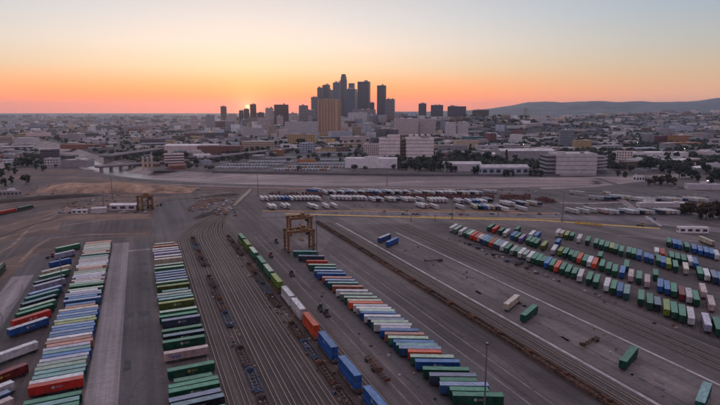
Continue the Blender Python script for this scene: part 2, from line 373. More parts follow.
wsheet('brightened_paving', [G(*p) for p in [(322, 252), (338, 228), (350, 224.5), (400, 223.5), (450, 223.5), (560, 228), (640, 236), (700, 246), (700, 232), (640, 226), (560, 220.5), (430, 218.5), (300, 217.5), (258, 219), (262, 232), (276, 250)]], LIGHTPAV, .048)
wsheet('brightened_paving', [P(152.5, 60), P(152.5, 380), P(180, 330), P(180, 60)], LIGHTPAV, .046)
road_px('bank_strip', [(540, 188.5), (590, 186.5), (625, 182.5), (640, 180)], 12, RIVERC, .07)
# ------------------------------------------------------------------ dirt berm and terrain
def heightfield(name, x0, x1, y0, y1, nx, ny, fn, m, warp=None):
    mb = MB()
    for i in range(nx + 1):
        for j in range(ny + 1):
            x = x0 + (x1 - x0) * i / nx; y = y0 + (y1 - y0) * j / ny
            if warp: x, y = warp(x, y)
            mb.v.append((x, y, fn(x, y)))
    for i in range(nx):
        for j in range(ny):
            a = i * (ny + 1) + j; mb.f.append((a, a + ny + 1, a + ny + 2, a + 1)); mb.m.append(0)
    me = mb.mesh(name); me.polygons.foreach_set('use_smooth', [True] * len(me.polygons))
    return struct(name, me, m)
from mathutils import noise as mn, Vector
def nz(x, y, s, o=0): return mn.noise(Vector((x * s, y * s, o)))
def berm(spine, wid, hgt, m):                                # long mound along a photo polyline
    pts = [G(*p) for p in spine]; L = [0]
    for a, b in zip(pts, pts[1:]): L.append(L[-1] + math.dist(a, b))
    mb = MB(); nS, nT = 60, 14
    for i in range(nS + 1):
        s_ = L[-1] * i / nS; q = max(k_ for k_ in range(len(L) - 1) if L[k_] <= s_ + 1e-6)
        f = (s_ - L[q]) / (L[q + 1] - L[q]); ax, ay = pts[q]; bx, by = pts[q + 1]
        x, y = ax + (bx - ax) * f, ay + (by - ay) * f; d = math.dist(pts[q], pts[q + 1]); nx, ny = -(by - ay) / d, (bx - ax) / d
        e = math.sin(math.pi * i / nS) ** .6
        for j in range(nT + 1):
            t = j / nT * 2 - 1; wv = wid * (1 + .25 * nz(x, y, .01))
            px_, py_ = x + nx * t * wv / 2, y + ny * t * wv / 2
            mb.v.append((px_, py_, hgt * e * (1 - t * t) * (1 + .5 * nz(px_, py_, .03, 5)) - .2))
    for i in range(nS):
        for j in range(nT):
            a = i * (nT + 1) + j; mb.f.append((a, a + nT + 1, a + nT + 2, a + 1)); mb.m.append(0)
    me = mb.mesh('dirt_berm'); me.polygons.foreach_set('use_smooth', [True] * len(me.polygons))
    return struct('dirt_berm', me, m)
TRACKD = mat('wheel_rut_dirt', (.27, .185, .15), .95, var=.25, scale=.1)
for q, pts in enumerate(([(-40, 250), (10, 236), (60, 226), (110, 219), (152, 217.5)], [(-30, 236), (20, 222), (60, 212), (110, 203), (150, 199), (200, 195)], [(0, 205), (40, 199), (90, 196.5), (140, 195.5)], [(20, 262), (34, 248), (50, 238), (90, 234.5), (150, 233.5)], [(-20, 262), (12, 246), (30, 228), (60, 213), (70, 205)])):
    road_px('dirt_track', pts, 2.6, TRACKD, .024 + .002 * q)
berm([(36, 191), (70, 189), (105, 190), (150, 190.5), (196, 190.5)], 46, 8.5, TANDIRT)
berm([(60, 217.5), (100, 216.5), (150, 215.5)], 22, 1.6, mat('tan_dirt_low', (.24, .155, .115), .95, var=.2, scale=.05))
DARKSOIL = mat('dark_soil', (.06, .045, .042), .95, var=.3, scale=.06)
berm([(-30, 205), (30, 200), (75, 197), (105, 195)], 16, 3.5, DARKSOIL)
berm([(192, 210), (205, 203), (222, 197)], 18, 3.0, mat('rust_soil', (.12, .065, .05), .95, var=.35, scale=.08))
berm([(195, 219), (206, 215), (214, 211)], 9, 2.6, DARKSOIL)
berm([(205, 197), (225, 195.5), (240, 194)], 14, 2.0, DARKSOIL)
HILL = mat('hill_scrub', (.085, .08, .088), .95, var=.4, scale=.0025)
RIDGE = [(430, 111.5), (470, 110.2), (490, 108.6), (510, 105.6), (528, 102.2), (545, 101.8), (562, 102.6), (580, 101.6), (600, 101.0), (620, 101.9), (640, 101.4), (660, 102.2), (680, 101.4), (700, 100.6), (712, 98.8), (730, 97.6), (780, 98.5), (860, 100), (960, 104)]
def ridge_z(x, y):
    px = 360 + x / (y / (CP + SP * .17)) * F
    top = ZAT(lerp_tab(px, RIDGE), 12500)
    t = (y - 8800) / (12500 - 8800); t2 = max(0, min(1, t)) if y <= 12500 else max(0, 1 - (y - 12500) / 3000)
    n_ = 1 + .45 * (1 - t2) * nz(x, y, .0009) + .06 * nz(x, y, .002, 3) + .035 * nz(x, y, .005, 8)
    return max(-3, top * (t2 * t2 * (3 - 2 * t2)) * n_ - 2)
heightfield('hills', 700, 13000, 8800, 15500, 110, 40, ridge_z, HILL)
def knoll_z(x, y):
    a = (x - 2500) / 1500; b = (y - 3900) / 800; r = a * a + b * b
    return max(-2, (78 + 14 * nz(x, y, .004)) * max(0, 1 - r) ** .8 - 2)
heightfield('hill', 1000, 4000, 3100, 4700, 50, 26, knoll_z, HILL)
def knoll2_z(x, y):
    a = (x - 560) / 620; b = (y - 2460) / 330; r = a * a + b * b
    return max(-2, (66 + 14 * nz(x, y, .006)) * max(0, 1 - r) ** .7 - 2)
heightfield('hill', -80, 1200, 2110, 2810, 44, 24, knoll2_z, HILL)
def gz(x, y): return max(0, knoll_z(x, y) if y > 3100 and x > 1000 else 0, knoll2_z(x, y) if 2110 < y < 2810 and -80 < x < 1200 else 0)
# ------------------------------------------------------------------ railway tracks
def track(path, label=None, ballast=True):
    root = bpy.data.objects.new('railway_track', None); COL.objects.link(root); root['kind'] = 'structure'
    if label: root['label'] = label
    n = len(path); nrm = []
    for i in range(n):
        x0, y0 = path[max(0, i - 1)]; x1, y1 = path[min(n - 1, i + 1)]; d = math.hypot(x1 - x0, y1 - y0); nrm.append((-(y1 - y0) / d, (x1 - x0) / d))
    def strip(off0, off1, z0, z1):
        mb = MB()
        for i in range(n - 1):
            q = []
            for k_ in (i, i + 1):
                (x, y), (a, b) = path[k_], nrm[k_]; q.append(((x + a * off0, y + b * off0), (x + a * off1, y + b * off1)))
            (a0, b0), (a1, b1) = q
            mb.quad(((*a0, z1), (*a1, z1), (*b1, z1), (*b0, z1))[::-1])
            if z1 - z0 > .1:
                mb.quad(((*a0, z0), (*a1, z0), (*a1, z1), (*a0, z1))); mb.quad(((*b0, z0), (*b0, z1), (*b1, z1), (*b1, z0)))
        return mb
    if ballast: obj('ballast', strip(-1.9, 1.9, .06, .085), root, mats=BALLAST)
    for s_ in (-.78, .78): obj('rail', strip(s_ - .09, s_ + .09, .1, .32), root, mats=RAIL)
    sb = MB(); acc = 0
    for i in range(n - 1):
        (x0, y0), (x1, y1) = path[i], path[i + 1]; d = math.hypot(x1 - x0, y1 - y0); t = 1.0 - acc
        while t < d:
            cx, cy = x0 + (x1 - x0) * t / d, y0 + (y1 - y0) * t / d; ux, uy = (x1 - x0) / d, (y1 - y0) / d
            pts = [(cx + ux * a - uy * b, cy + uy * a + ux * b, .13) for a, b in ((-.13, -1.3), (.13, -1.3), (.13, 1.3), (-.13, 1.3))]
            sb.quad(pts); t += 1.2
        acc = (acc + d) % 1.0
    o = obj('sleeper_bed', sb, root, mats=SLEEPER); o['kind'] = 'stuff'
    return root
def bez(p0, p1, p2, p3, n=14):
    out = []
    for i in range(n + 1):
        t = i / n; a, b, c, d = (1 - t) ** 3, 3 * t * (1 - t) ** 2, 3 * t * t * (1 - t), t ** 3
        out.append((a * p0[0] + b * p1[0] + c * p2[0] + d * p3[0], a * p0[1] + b * p1[1] + c * p2[1] + d * p3[1]))
    return out
LEAD = G(236, 203); LEAD2 = G(252, 189)
def fan(wc, uend=400, lead=True):
    p = [P(wc, 60), P(wc, uend * .5), P(wc, uend)]
    if lead:
        dx = LEAD2[0] - LEAD[0]; dy = LEAD2[1] - LEAD[1]; L = math.hypot(dx, dy)
        off = (wc - 42) * .16; e = (LEAD[0] + off * dy / L, LEAD[1] - off * dx / L)
        p += bez(P(wc, uend), P(wc, uend + 55), (e[0] - dx / L * 70, e[1] - dy / L * 70), e)[1:]
        p.append((LEAD2[0] + off * .8 * dy / L, LEAD2[1] - off * .8 * dx / L))
    return p
BROWNB = pavement_mat('brown_ballast', (.1, .075, .07), (.08, .055, .05), (.15, .105, .095), YA, .6)  # brown ballast; beside the train its dark tone also holds painted-in shade
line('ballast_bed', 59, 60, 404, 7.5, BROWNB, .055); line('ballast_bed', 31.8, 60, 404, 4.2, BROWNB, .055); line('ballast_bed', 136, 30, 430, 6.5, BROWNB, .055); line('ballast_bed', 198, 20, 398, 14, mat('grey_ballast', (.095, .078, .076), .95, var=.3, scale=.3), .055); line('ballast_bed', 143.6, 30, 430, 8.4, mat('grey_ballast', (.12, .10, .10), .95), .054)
for wc in (22.3, 27, 31.8, 36.4, 40.6, 44.8, 49.2, 53.2, 57.2): track(fan(wc))
track([P(63, 60), P(63, 250), P(63, 425)]); 
for wc in (68.5,): track([P(wc, 60), P(wc, 250), P(wc, 400)])
for wc in (136, 141.2, 146): track([P(wc, 30), P(wc, 250), P(wc, 432)])
for wc in (193.5, 198.3, 203.2): track([P(wc, 20), P(wc, 250), P(wc, 398)])
def smooth_px(pts, n=8):
    c = [G(*p) for p in pts]; out = []
    for i in range(len(c) - 1):
        p0 = c[max(0, i - 1)]; p1 = c[i]; p2 = c[i + 1]; p3 = c[min(len(c) - 1, i + 2)]
        for k_ in range(n):
            t = k_ / n
            out.append(tuple(.5 * (2 * p1[a] + (p2[a] - p0[a]) * t + (2 * p0[a] - 5 * p1[a] + 4 * p2[a] - p3[a]) * t * t + (3 * p1[a] - p0[a] - 3 * p2[a] + p3[a]) * t ** 3) for a in (0, 1)))
    return out + [c[-1]]
DT = smooth_px([(-90, 231), (0, 215), (50, 205), (110, 197.5), (180, 194), (240, 190)])
track(DT)
track(smooth_px([(-90, 224), (0, 209.5), (50, 201), (110, 195), (180, 191.5), (240, 188)]))
track(smooth_px([(-70, 262), (0, 236), (50, 220), (110, 206.5), (180, 199.5), (245, 192)]))
track([P(-81, 120), P(-81, 260), P(-81, 372)])
# ------------------------------------------------------------------ container and trailer shapes
CL, CW = 16.15, 2.59
def m_box():
    mb = MB(); z0, z1 = 1.25, 4.08; x0, x1 = -CL / 2, CL / 2; n = 42
    for s_ in (-1, 1):
        prev = None
        for i in range(n * 2 + 1):
            x = x0 + (x1 - x0) * i / (n * 2); dep = (.0 if (i // 1) % 2 == 0 else .045)
            if i in (0, n * 2) or abs(x) > CL / 2 - .25: dep = 0
            y = s_ * (CW / 2 - dep); cur = ((x, y, z0), (x, y, z1))
            if prev: mb.quad((prev[0], cur[0], cur[1], prev[1]) if s_ < 0 else (cur[0], prev[0], prev[1], cur[1]))
            prev = cur
    mb.quad(((x0, CW / 2, z0), (x0, -CW / 2, z0), (x0, -CW / 2, z1), (x0, CW / 2, z1)))
    mb.quad(((x0, -CW / 2, z0), (x0, CW / 2, z0), (x1, CW / 2, z0), (x1, -CW / 2, z0)))
    for x in (-6.1, 6.1, x0 + .1, x1 - .1):                       # stacking posts
        for s_ in (-1, 1): mb.box(x - .1, x + .1, s_ * CW / 2 - .03, s_ * CW / 2 + .03, z0 - .06, z1 + .02)
    for s_ in (-1, 1):                                            # bottom rails
        mb.box(x0, x1, s_ * (CW / 2 - .02) - .03, s_ * (CW / 2 - .02) + .03, z0 - .06, z0 + .1)
    return mb.mesh('container_box')
def m_roof():
    mb = MB(); x0, x1 = -CL / 2, CL / 2; n = 30; prev = None
    for i in range(n * 2 + 1):
        x = x0 + (x1 - x0) * i / (n * 2); z = 4.10 + (.025 if i % 2 else 0); cur = ((x, -CW / 2 + .06, z), (x, CW / 2 - .06, z))
        if prev: mb.quad((prev[0], cur[0], cur[1], prev[1]))
        prev = cur
    for s_ in (-1, 1): mb.box(x0, x1, s_ * (CW / 2 - .02) - .06, s_ * (CW / 2 - .02) + .06, 4.04, 4.14)
    for x in (x0 + .05, x1 - .05): mb.box(x - .06, x + .06, -CW / 2 + .08, CW / 2 - .08, 4.04, 4.14)
    return mb.mesh('roof')
def m_door():
    mb = MB(); x = CL / 2; mb.box(x - .06, x, .03, CW / 2 - .04, 1.3, 4.02)
    for y in (.35, .95): mb.bar((x + .05, y, 1.3), (x + .05, y, 4.0), .035, 5)
    return mb.mesh('door')
def m_door2():
    mb = MB(); x = CL / 2; mb.box(x - .06, x, -CW / 2 + .04, -.03, 1.3, 4.02)
    for y in (-.35, -.95): mb.bar((x + .05, y, 1.3), (x + .05, y, 4.0), .035, 5)
    return mb.mesh('door')
def m_chassis():
    mb = MB()
    for y in (-.55, .55): mb.box(-CL / 2 + .2, CL / 2, y - .1, y + .1, .7, 1.15)
    mb.box(-2.8, 3.8, -1.15, 1.15, .45, .98); mb.box(-7.6, -5.0, -1.1, 1.1, .6, .98); mb.box(7.85, 7.95, -1.2, 1.2, .35, .98)  # wide boxes fill out the frame, added to darken the underside
    for x in np.linspace(-7.8, 7.9, 7): mb.box(x - .08, x + .08, -1.2, 1.2, 1.0, 1.17)
    for y in (-.7, .7): mb.box(-4.6, -4.4, y - .08, y + .08, .04, .85); mb.box(-4.7, -4.3, y - .15, y + .15, .03, .1)
    return mb.mesh('chassis')
def m_bogie():
    mb = MB()
    for x in (5.4, 6.7):
        mb.bar((x, -1.0, .55), (x, 1.0, .55), .08, 5)
        for s_ in (-1, 1): mb.bar((x, s_ * .72, .55), (x, s_ * 1.27, .55), .52, 12)
    return mb.mesh('bogie')
def m_plain():                                                # smooth-sided dry van
    mb = MB(); mb.box(-CL / 2, CL / 2, -CW / 2, CW / 2, 1.2, 4.06)
    for x in np.linspace(-CL / 2 + .4, CL / 2 - .4, 14):
        for s_ in (-1, 1): mb.box(x - .03, x + .03, s_ * CW / 2 - .015, s_ * CW / 2 + .015, 1.25, 4.0)
    return mb.mesh('van_body')
def m_emblem():
    mb = MB(); y = -CW / 2 - .012
    n = 18; mb.quad([(-.9 + .55 * math.cos(2 * math.pi * i / n), y, 2.75 + .55 * math.sin(2 * math.pi * i / n)) for i in range(n)])
    x = .1
    for wv, hv in ((.5, .8), (.42, .8), (.5, .8), (.3, .8)):     # letter-like strokes, too small to read in the photo
        mb.quad([(x, y, 2.38), (x + .14, y, 2.38), (x + .14, y, 2.38 + hv), (x, y, 2.38 + hv)])
        mb.quad([(x + .14, y, 2.66), (x + wv - .1, y, 2.66), (x + wv - .1, y, 2.86), (x + .14, y, 2.86)]); x += wv + .08
    return mb.mesh('emblem')
def m_wordmark():
    mb = MB(); y = -CW / 2 - .012; x = -5.4
    for i in range(5):
        mb.quad([(x, y, 1.9), (x + .5, y, 1.9), (x + .5, y, 3.0), (x, y, 3.0)]); x += .66
    return mb.mesh('wordmark')
# colour name -> (side colour, roof colour, words); weathered roofs carry sky sheen in their colour, sides carry shade
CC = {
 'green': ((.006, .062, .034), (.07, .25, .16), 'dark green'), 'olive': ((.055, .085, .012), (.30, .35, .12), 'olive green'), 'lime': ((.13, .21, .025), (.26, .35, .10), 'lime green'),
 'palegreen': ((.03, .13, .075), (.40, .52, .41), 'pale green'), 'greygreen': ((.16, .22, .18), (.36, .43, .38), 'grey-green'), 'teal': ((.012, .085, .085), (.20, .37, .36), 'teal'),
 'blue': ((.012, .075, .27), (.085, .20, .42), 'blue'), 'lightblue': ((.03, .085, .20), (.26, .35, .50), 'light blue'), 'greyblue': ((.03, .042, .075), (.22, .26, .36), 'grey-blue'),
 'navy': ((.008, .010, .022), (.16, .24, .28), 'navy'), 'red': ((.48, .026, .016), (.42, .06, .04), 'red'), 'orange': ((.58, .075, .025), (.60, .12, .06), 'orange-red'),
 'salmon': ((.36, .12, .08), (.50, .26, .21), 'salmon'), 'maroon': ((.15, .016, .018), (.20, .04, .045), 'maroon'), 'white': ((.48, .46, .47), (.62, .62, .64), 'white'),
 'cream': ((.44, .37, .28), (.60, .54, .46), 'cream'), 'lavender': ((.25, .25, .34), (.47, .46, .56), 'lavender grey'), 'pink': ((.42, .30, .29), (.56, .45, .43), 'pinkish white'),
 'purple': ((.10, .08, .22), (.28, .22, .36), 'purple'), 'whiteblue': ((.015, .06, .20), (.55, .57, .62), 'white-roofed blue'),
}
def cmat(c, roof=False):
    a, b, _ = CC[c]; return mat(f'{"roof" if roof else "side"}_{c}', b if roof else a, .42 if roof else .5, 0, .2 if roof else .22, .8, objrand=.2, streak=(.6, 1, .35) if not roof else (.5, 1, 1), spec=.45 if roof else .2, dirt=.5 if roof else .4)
def container(c, loc, rz, label, group, name='container_trailer', z=0, emblem=None, van=False, wheels=True, cat='trailer', full=True):
    t = thing(name, label, cat, (loc[0], loc[1], .035 + z), rz, group)
    if name == 'container_trailer' and group and not emblem and random.random() < .14: t.scale = (.78, 1, 1)      # the shorter forty-foot boxes
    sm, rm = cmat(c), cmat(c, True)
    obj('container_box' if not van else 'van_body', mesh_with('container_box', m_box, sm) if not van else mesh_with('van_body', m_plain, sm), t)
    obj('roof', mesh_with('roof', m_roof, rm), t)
    if full:
        obj('door', mesh_with('door', m_door, sm), t); obj('door', mesh_with('door_two', m_door2, sm), t)
    if wheels:
        if full: obj('chassis', mesh_with('chassis', m_chassis, CHASSIS), t)
        obj('bogie', mesh_with('bogie', m_bogie, RUBBER), t)['kind'] = 'stuff'
    if emblem == 'word': obj('wordmark', mesh_with('wordmark', m_wordmark, BLUEMARK), t)
    elif emblem: obj('emblem', mesh_with('emblem', m_emblem, YELMARK if emblem == 'yellow' else WHITEMARK), t)
    return t
def relax(us, gap):                                           # sort far -> near, keep at least gap between neighbours
    us = sorted(us, key=lambda t: -t[0]); out = [list(us[0])]
    for t in us[1:]:
        t = list(t); t[0] = min(t[0], out[-1][0] - gap); out.append(t)
    return out
def row(items, rowname, group, place, rz, gap, van=()):
    items = relax(items, gap)
    for i, it in enumerate(items):
        u, c = it[0], it[1]; em = it[2] if len(it) > 2 else None
        words = CC[c][2] + ' container'
        if em: words += ' with ' + {'white': 'white emblem', 'yellow': 'yellow emblem', 'word': 'blue lettering'}[em]
        pos = 'farthest' if i == 0 else 'nearest' if i == len(items) - 1 else ordinal(i + 1) + ' from far end'
        j = random.uniform(-.45, .45); jr = random.uniform(-.012, .012)
        x, y = place(u, j); container(c, (x, y), rz + jr + (math.pi if False else 0), f'{words}, {pos}, {rowname}', group, emblem=em)
# --- row A: leftmost angled row
A = [(82, 243, 'palegreen'), (81, 249, 'lavender'), (75.5, 257, 'blue'), (73, 264.5, 'cream'), (72, 269, 'palegreen'), (71, 274, 'navy'), (69, 277.8, 'lavender'), (65, 285, 'lightblue'), (64, 288.5, 'teal'), (63, 293.5, 'navy'),
     (59, 299, 'palegreen'), (58, 303, 'green'), (57.5, 308.5, 'red', 'white'), (53.5, 316.5, 'whiteblue', 'white'), (42, 340.5, 'white'), (32, 362.5, 'maroon', 'yellow'), (27, 377, 'white'), (22, 387, 'lightblue'), (20, 396, 'pink'), (15, 410, 'green')]
angA = R(36); dA = (math.cos(YA + angA), math.sin(YA + angA))
def placeA(u, j):
    x, y = P(-43.3, u); return (x - dA[0] * (CL / 2 + j), y - dA[1] * (CL / 2 + j))
row([(WU(a[0], a[1], 4.1)[1],) + tuple(a[2:]) for a in A], 'angled leftmost row', 'containers in the leftmost angled row', placeA, YA + angA, 3.3)
# --- row B: tight row left of the pale concrete lane (far -> near, None = gap)
B = 'salmon salmon cream palegreen cream white palegreen greygreen salmon cream greygreen None teal greygreen white pink lavender white white cream salmon salmon greygreen palegreen white lavender lavender pink white palegreen green None palegreen white lavender lightblue blue lightblue None blue salmon cream blue lightblue blue palegreen olive lightblue blue lightblue blue white salmon salmon lavender teal blue lavender greygreen palegreen teal teal white'.split()
ub0, ub1 = U_AT(241.5, -30, 4.1), U_AT(377.2, -30, 4.1); items = []
stp = (ub0 - ub1) / (len(B) - 1)
for i, c in enumerate(B):
    if c != 'None': items.append((ub0 - i * stp, c))
items.append((U_AT(380.6, -30, 4.1), 'red', 'white')); items.append((U_AT(397, -30, 4.1), 'green')); items.append((U_AT(402.5, -30, 4.1), 'teal')); items.append((U_AT(408, -30, 4.1), 'green'))
angB = R(3.2)
def placeB(u, j): return P(-22.9 - CL / 2 * math.cos(angB) + j, u)
row(items, 'tight row left of pale lane', 'containers in the tight row left of the pale lane', placeB, YA + angB, 2.78)
# --- row C: between the grey strip and the tracks
C_ = [(243, 'cream'), (245.5, 'salmon'), (248, 'white'), (250, 'lavender'), (252.4, 'lavender'), (255.6, 'white'), (258.2, 'cream'), (264, 'palegreen'), (266.8, 'palegreen'), (271, 'lightblue'), (273.4, 'lightblue'), (275.8, 'greyblue'), (278.3, 'lightblue'), (281, 'palegreen'),
      (284.8, 'olive'), (290, 'teal'), (292.5, 'greygreen'), (295, 'teal'), (297.5, 'teal'), (301, 'olive', 'white'), (309.6, 'palegreen'), (314, 'green', 'white'), (318, 'greyblue', 'white'), (328, 'green', 'white'), (333, 'navy', 'white'), (338.8, 'green', 'white'), (349.5, 'pink', 'word'), (366.3, 'green', 'yellow'), (377.6, 'green'), (382, 'green'), (386.6, 'green', 'white'), (395, 'greyblue'), (400.6, 'navy', 'white'), (412, 'green')]
angC = R(2.6)
def placeC(u, j): return P(3.4 + CL / 2 * math.cos(angC) + j, u)
row([(U_AT(a[0], 11, 4.1),) + tuple(a[1:]) for a in C_], 'row beside the left tracks', 'containers in the row beside the tracks', placeC, YA + angC, 2.85)
# --- row D: central angled row under the cranes
D_ = [(251, 'teal'), (255.5, 'greyblue'), (260.5, 'red'), (264.3, 'palegreen'), (267.3, 'teal'), (270.3, 'lightblue'), (273, 'blue'), (277, 'salmon'), (279.6, 'lightblue'), (282.3, 'teal'), (285.6, 'salmon'), (290, 'white'), (293.4, 'greygreen'), (296.6, 'palegreen'), (299.7, 'cream'), (302, 'orange'), (304.8, 'white'), (307.4, 'white'), (309.8, 'palegreen'), (312, 'blue'),
      (315.3, 'white'), (318.5, 'greyblue'), (320.9, 'palegreen'), (323.8, 'white'), (326.7, 'lavender'), (329, 'blue'), (333, 'salmon'), (336.8, 'palegreen'), (340.8, 'blue'), (344, 'teal'), (346.5, 'lightblue'), (350.5, 'orange'), (355.5, 'palegreen'), (360.2, 'blue', 'white'), (368, 'green'), (374, 'greyblue'), (378.8, 'green'), (383.3, 'lightblue'), (388.3, 'green'), (393.6, 'green', 'white')]
angD = R(-24.2); dD = (math.cos(YA + angD), math.sin(YA + angD))
def placeD(u, j):
    x, y = P(88, u); return (x + dD[0] * (CL / 2 + j), y + dD[1] * (CL / 2 + j))
row([(U_AT(a[0], 88, 4.1),) + tuple(a[1:]) for a in D_], 'central crane row', 'containers in the central angled row', placeD, YA + angD, 2.95)
# --- rows E: the four rows of the right-hand yard, read from the photo (near end, roof corner)
def sub(ox, oy, s, lst): return [(ox + a / s, oy + b / s, c) for a, b, c in lst]
E1 = sub(440, 210, 6, [(52, 105, 'white'), (75, 115, 'greygreen'), (105, 127, 'white'), (138, 138, 'green'), (156, 143, 'palegreen'), (175, 152, 'red'), (200, 160, 'red'), (215, 166, 'cream'), (233, 172, 'greyblue'), (250, 180, 'blue'), (265, 186, 'green'), (285, 194, 'red'), (312, 200, 'teal'), (332, 208, 'greyblue'), (360, 216, 'white'), (388, 228, 'green'), (418, 242, 'greygreen'), (440, 248, 'green'), (468, 258, 'white'), (495, 268, 'greygreen'), (520, 280, 'white'), (550, 288, 'green'), (575, 295, 'green'), (600, 304, 'green'), (630, 317, 'blue'), (658, 328, 'green'), (688, 340, 'orange')]) \
   + sub(530, 220, 6, [(180, 292, 'green'), (208, 307, 'green'), (243, 322, 'lime'), (275, 337, 'lime'), (343, 352, 'green'), (380, 370, 'green')]) \
   + sub(600, 265, 6, [(30, 122, 'white'), (70, 137, 'green'), (108, 152, 'blue'), (150, 167, 'teal'), (230, 203, 'green'), (275, 227, 'green'), (325, 243, 'navy'), (375, 267, 'lime'), (420, 284, 'greyblue'), (473, 302, 'green'), (523, 313, 'greyblue'), (620, 360, 'lavender'), (690, 385, 'lime')])
E2 = sub(440, 210, 6, [(280, 103, 'green'), (312, 112, 'red'), (340, 126, 'greyblue'), (370, 137, 'white'), (418, 152, 'blue'), (440, 160, 'green'), (465, 170, 'purple'), (520, 180, 'green'), (545, 188, 'green'), (570, 196, 'green'), (610, 212, 'olive'), (650, 240, 'white')]) \
   + sub(530, 220, 6, [(170, 187, 'lime'), (200, 197, 'green'), (228, 210, 'green'), (252, 218, 'green'), (278, 230, 'orange'), (308, 242, 'green'), (335, 250, 'white'), (368, 262, 'orange'), (425, 272, 'green'), (455, 290, 'green'), (485, 306, 'green'), (550, 310, 'blue'), (588, 337, 'pink'), (660, 345, 'green')]) \
   + sub(600, 265, 6, [(270, 100, 'pink'), (350, 127, 'blue'), (390, 142, 'blue'), (430, 157, 'green'), (470, 177, 'maroon'), (515, 192, 'white'), (555, 207, 'green'), (650, 240, 'pink')])
E3 = sub(530, 220, 6, [(140, 76, 'white'), (168, 82, 'cream'), (198, 90, 'olive'), (240, 95, 'green'), (278, 110, 'white'), (338, 122, 'green'), (385, 137, 'green'), (415, 147, 'green'), (445, 157, 'green'), (475, 163, 'olive'), (495, 172, 'green'), (522, 186, 'green'), (592, 190, 'green'), (620, 198, 'green'), (655, 208, 'blue')]) \
   + sub(600, 220, 6, [(265, 225, 'blue'), (290, 235, 'blue'), (328, 232, 'green'), (362, 250, 'blue'), (398, 262, 'lime'), (430, 280, 'green'), (508, 292, 'cream'), (580, 322, 'green'), (618, 332, 'white'), (660, 338, 'greyblue'), (703, 352, 'blue')])
E3b = sub(600, 220, 6, [(382, 185, 'white'), (416, 192, 'red'), (456, 215, 'green'), (490, 222, 'green'), (522, 228, 'green'), (558, 232, 'white'), (598, 252, 'blue')])
E4 = sub(600, 220, 6, [(400, 132, 'green'), (440, 140, 'blue'), (464, 146, 'blue'), (512, 160, 'green'), (556, 172, 'blue'), (588, 184, 'blue'), (628, 190, 'blue'), (655, 196, 'blue'), (690, 210, 'greyblue')])
E2b = sub(530, 220, 6, [(180, 130, 'blue'), (430, 215, 'green'), (570, 275, 'green')]) + sub(600, 265, 6, [(335, 60, 'green'), (615, 160, 'pink')]) + sub(440, 210, 6, [(460, 115, 'green'), (545, 145, 'white'), (590, 150, 'blue')])
angE = R(40); dE = (math.cos(YA + angE), math.sin(YA + angE)); nE = (-dE[1], dE[0])
def erow(lst, rowname, group, fix=None, gap=3.85):
    er = random.Random(len(lst)); lst = [(a, b, er.choice(('green', c, 'white', 'green')) if c in ('lime', 'orange', 'lightblue', 'greyblue') and er.random() < .6 else c) for a, b, c in lst]
    pts = [(WU(a, b, 4.1), c) for a, b, c in lst]
    pts.sort(key=lambda t: -t[0][1])
    if fix is None:                                           # straight row: best line through what was read
        ws = np.array([p[0][0] for p in pts]); us = np.array([p[0][1] for p in pts]); k1, k0 = np.polyfit(us, ws, 1); fix = lambda u, w_: .65 * (k0 + k1 * u) + .35 * w_
    last = 1e9
    for i, ((w_, u), c) in enumerate(pts):
        u = min(u, last - gap); last = u
        x, y = P(fix(u, w_), u); x += dE[0] * CL / 2 - nE[0] * 1.2; y += dE[1] * CL / 2 - nE[1] * 1.2
        pos = 'farthest' if i == 0 else 'nearest' if i == len(pts) - 1 else ordinal(i + 1) + ' from far end'
        container(c, (x, y), YA + angE + random.uniform(-.015, .015), f'{CC[c][2]} container trailer, {pos}, {rowname}', group)
    return fix
erow(E1, 'front row on the right', 'containers in the front row of the right yard')
fx2 = erow(E2, 'second row on the right', 'containers in the second row of the right yard')
fx3 = erow(E3, 'third row on the right', 'containers in the third row of the right yard')
dw = (CL + 1.2) * math.cos(angE); du = (CL + 1.2) * math.sin(angE)
def behind(lst, fx, rowname, group):
    pts = sorted([(WU(a, b, 4.1), c) for a, b, c in lst], key=lambda t: -t[0][1]); last = 1e9
    for i, ((w_, u), c) in enumerate(pts):
        u = min(u, last - 3.9); last = u
        x, y = P(fx(u - du, w_ - dw) + dw, u); x += dE[0] * CL / 2 - nE[0] * 1.2; y += dE[1] * CL / 2 - nE[1] * 1.2
        container(c, (x, y), YA + angE + random.uniform(-.015, .015), f'{CC[c][2]} container trailer, {ordinal(i + 1)} from far end, {rowname}', group)
behind(E2b, lambda u, w_: fx2(u, fx2(u, 0) / .65 if False else w_), 'strays behind second right row', 'containers parked behind the second right row')
behind(E3b, lambda u, w_: fx3(u, w_), 'strays behind third right row', 'containers parked behind the third right row')
erow(E4, 'back row on the far right', 'containers in the back row of the right yard')
# --- loose trailers
def loose(px0, py0, px1, py1, c, label, z=4.1, name='container_trailer', van=False, emblem=None):
    a, b = G(px0, py0, z), G(px1, py1, z); an = math.atan2(b[1] - a[1], b[0] - a[0])
    return container(c, (a[0] + math.cos(an) * CL / 2, a[1] + math.sin(an) * CL / 2), an, label, None, name, van=van, emblem=emblem)
loose(506, 304, 521, 292, 'cream', 'cream trailer standing alone between the two pale concrete strips')
loose(523, 315, 537, 303.5, 'green', 'dark green trailer beside the lone cream trailer on open paving')
loose(623, 361, 634, 347.5, 'green', 'single dark green trailer on open paving at lower right')
loose(700, 402, 707, 384, 'teal', 'teal trailer cut by the lower right edge of the picture')
loose(379, 238, 394, 232, 'whiteblue', 'white-roofed blue trailer parked beside a blue one past the cranes')
loose(387, 242, 401, 235.5, 'blue', 'blue trailer next to the white-roofed one past the cranes')
loose(700, 236, 718, 243, 'cream', 'long cream trailer turned crosswise behind the right container rows', van=True)
loose(-7, 287, 14, 276, 'white', 'white trailer on the dirt left of the narrow pale lane', van=True) if False else None
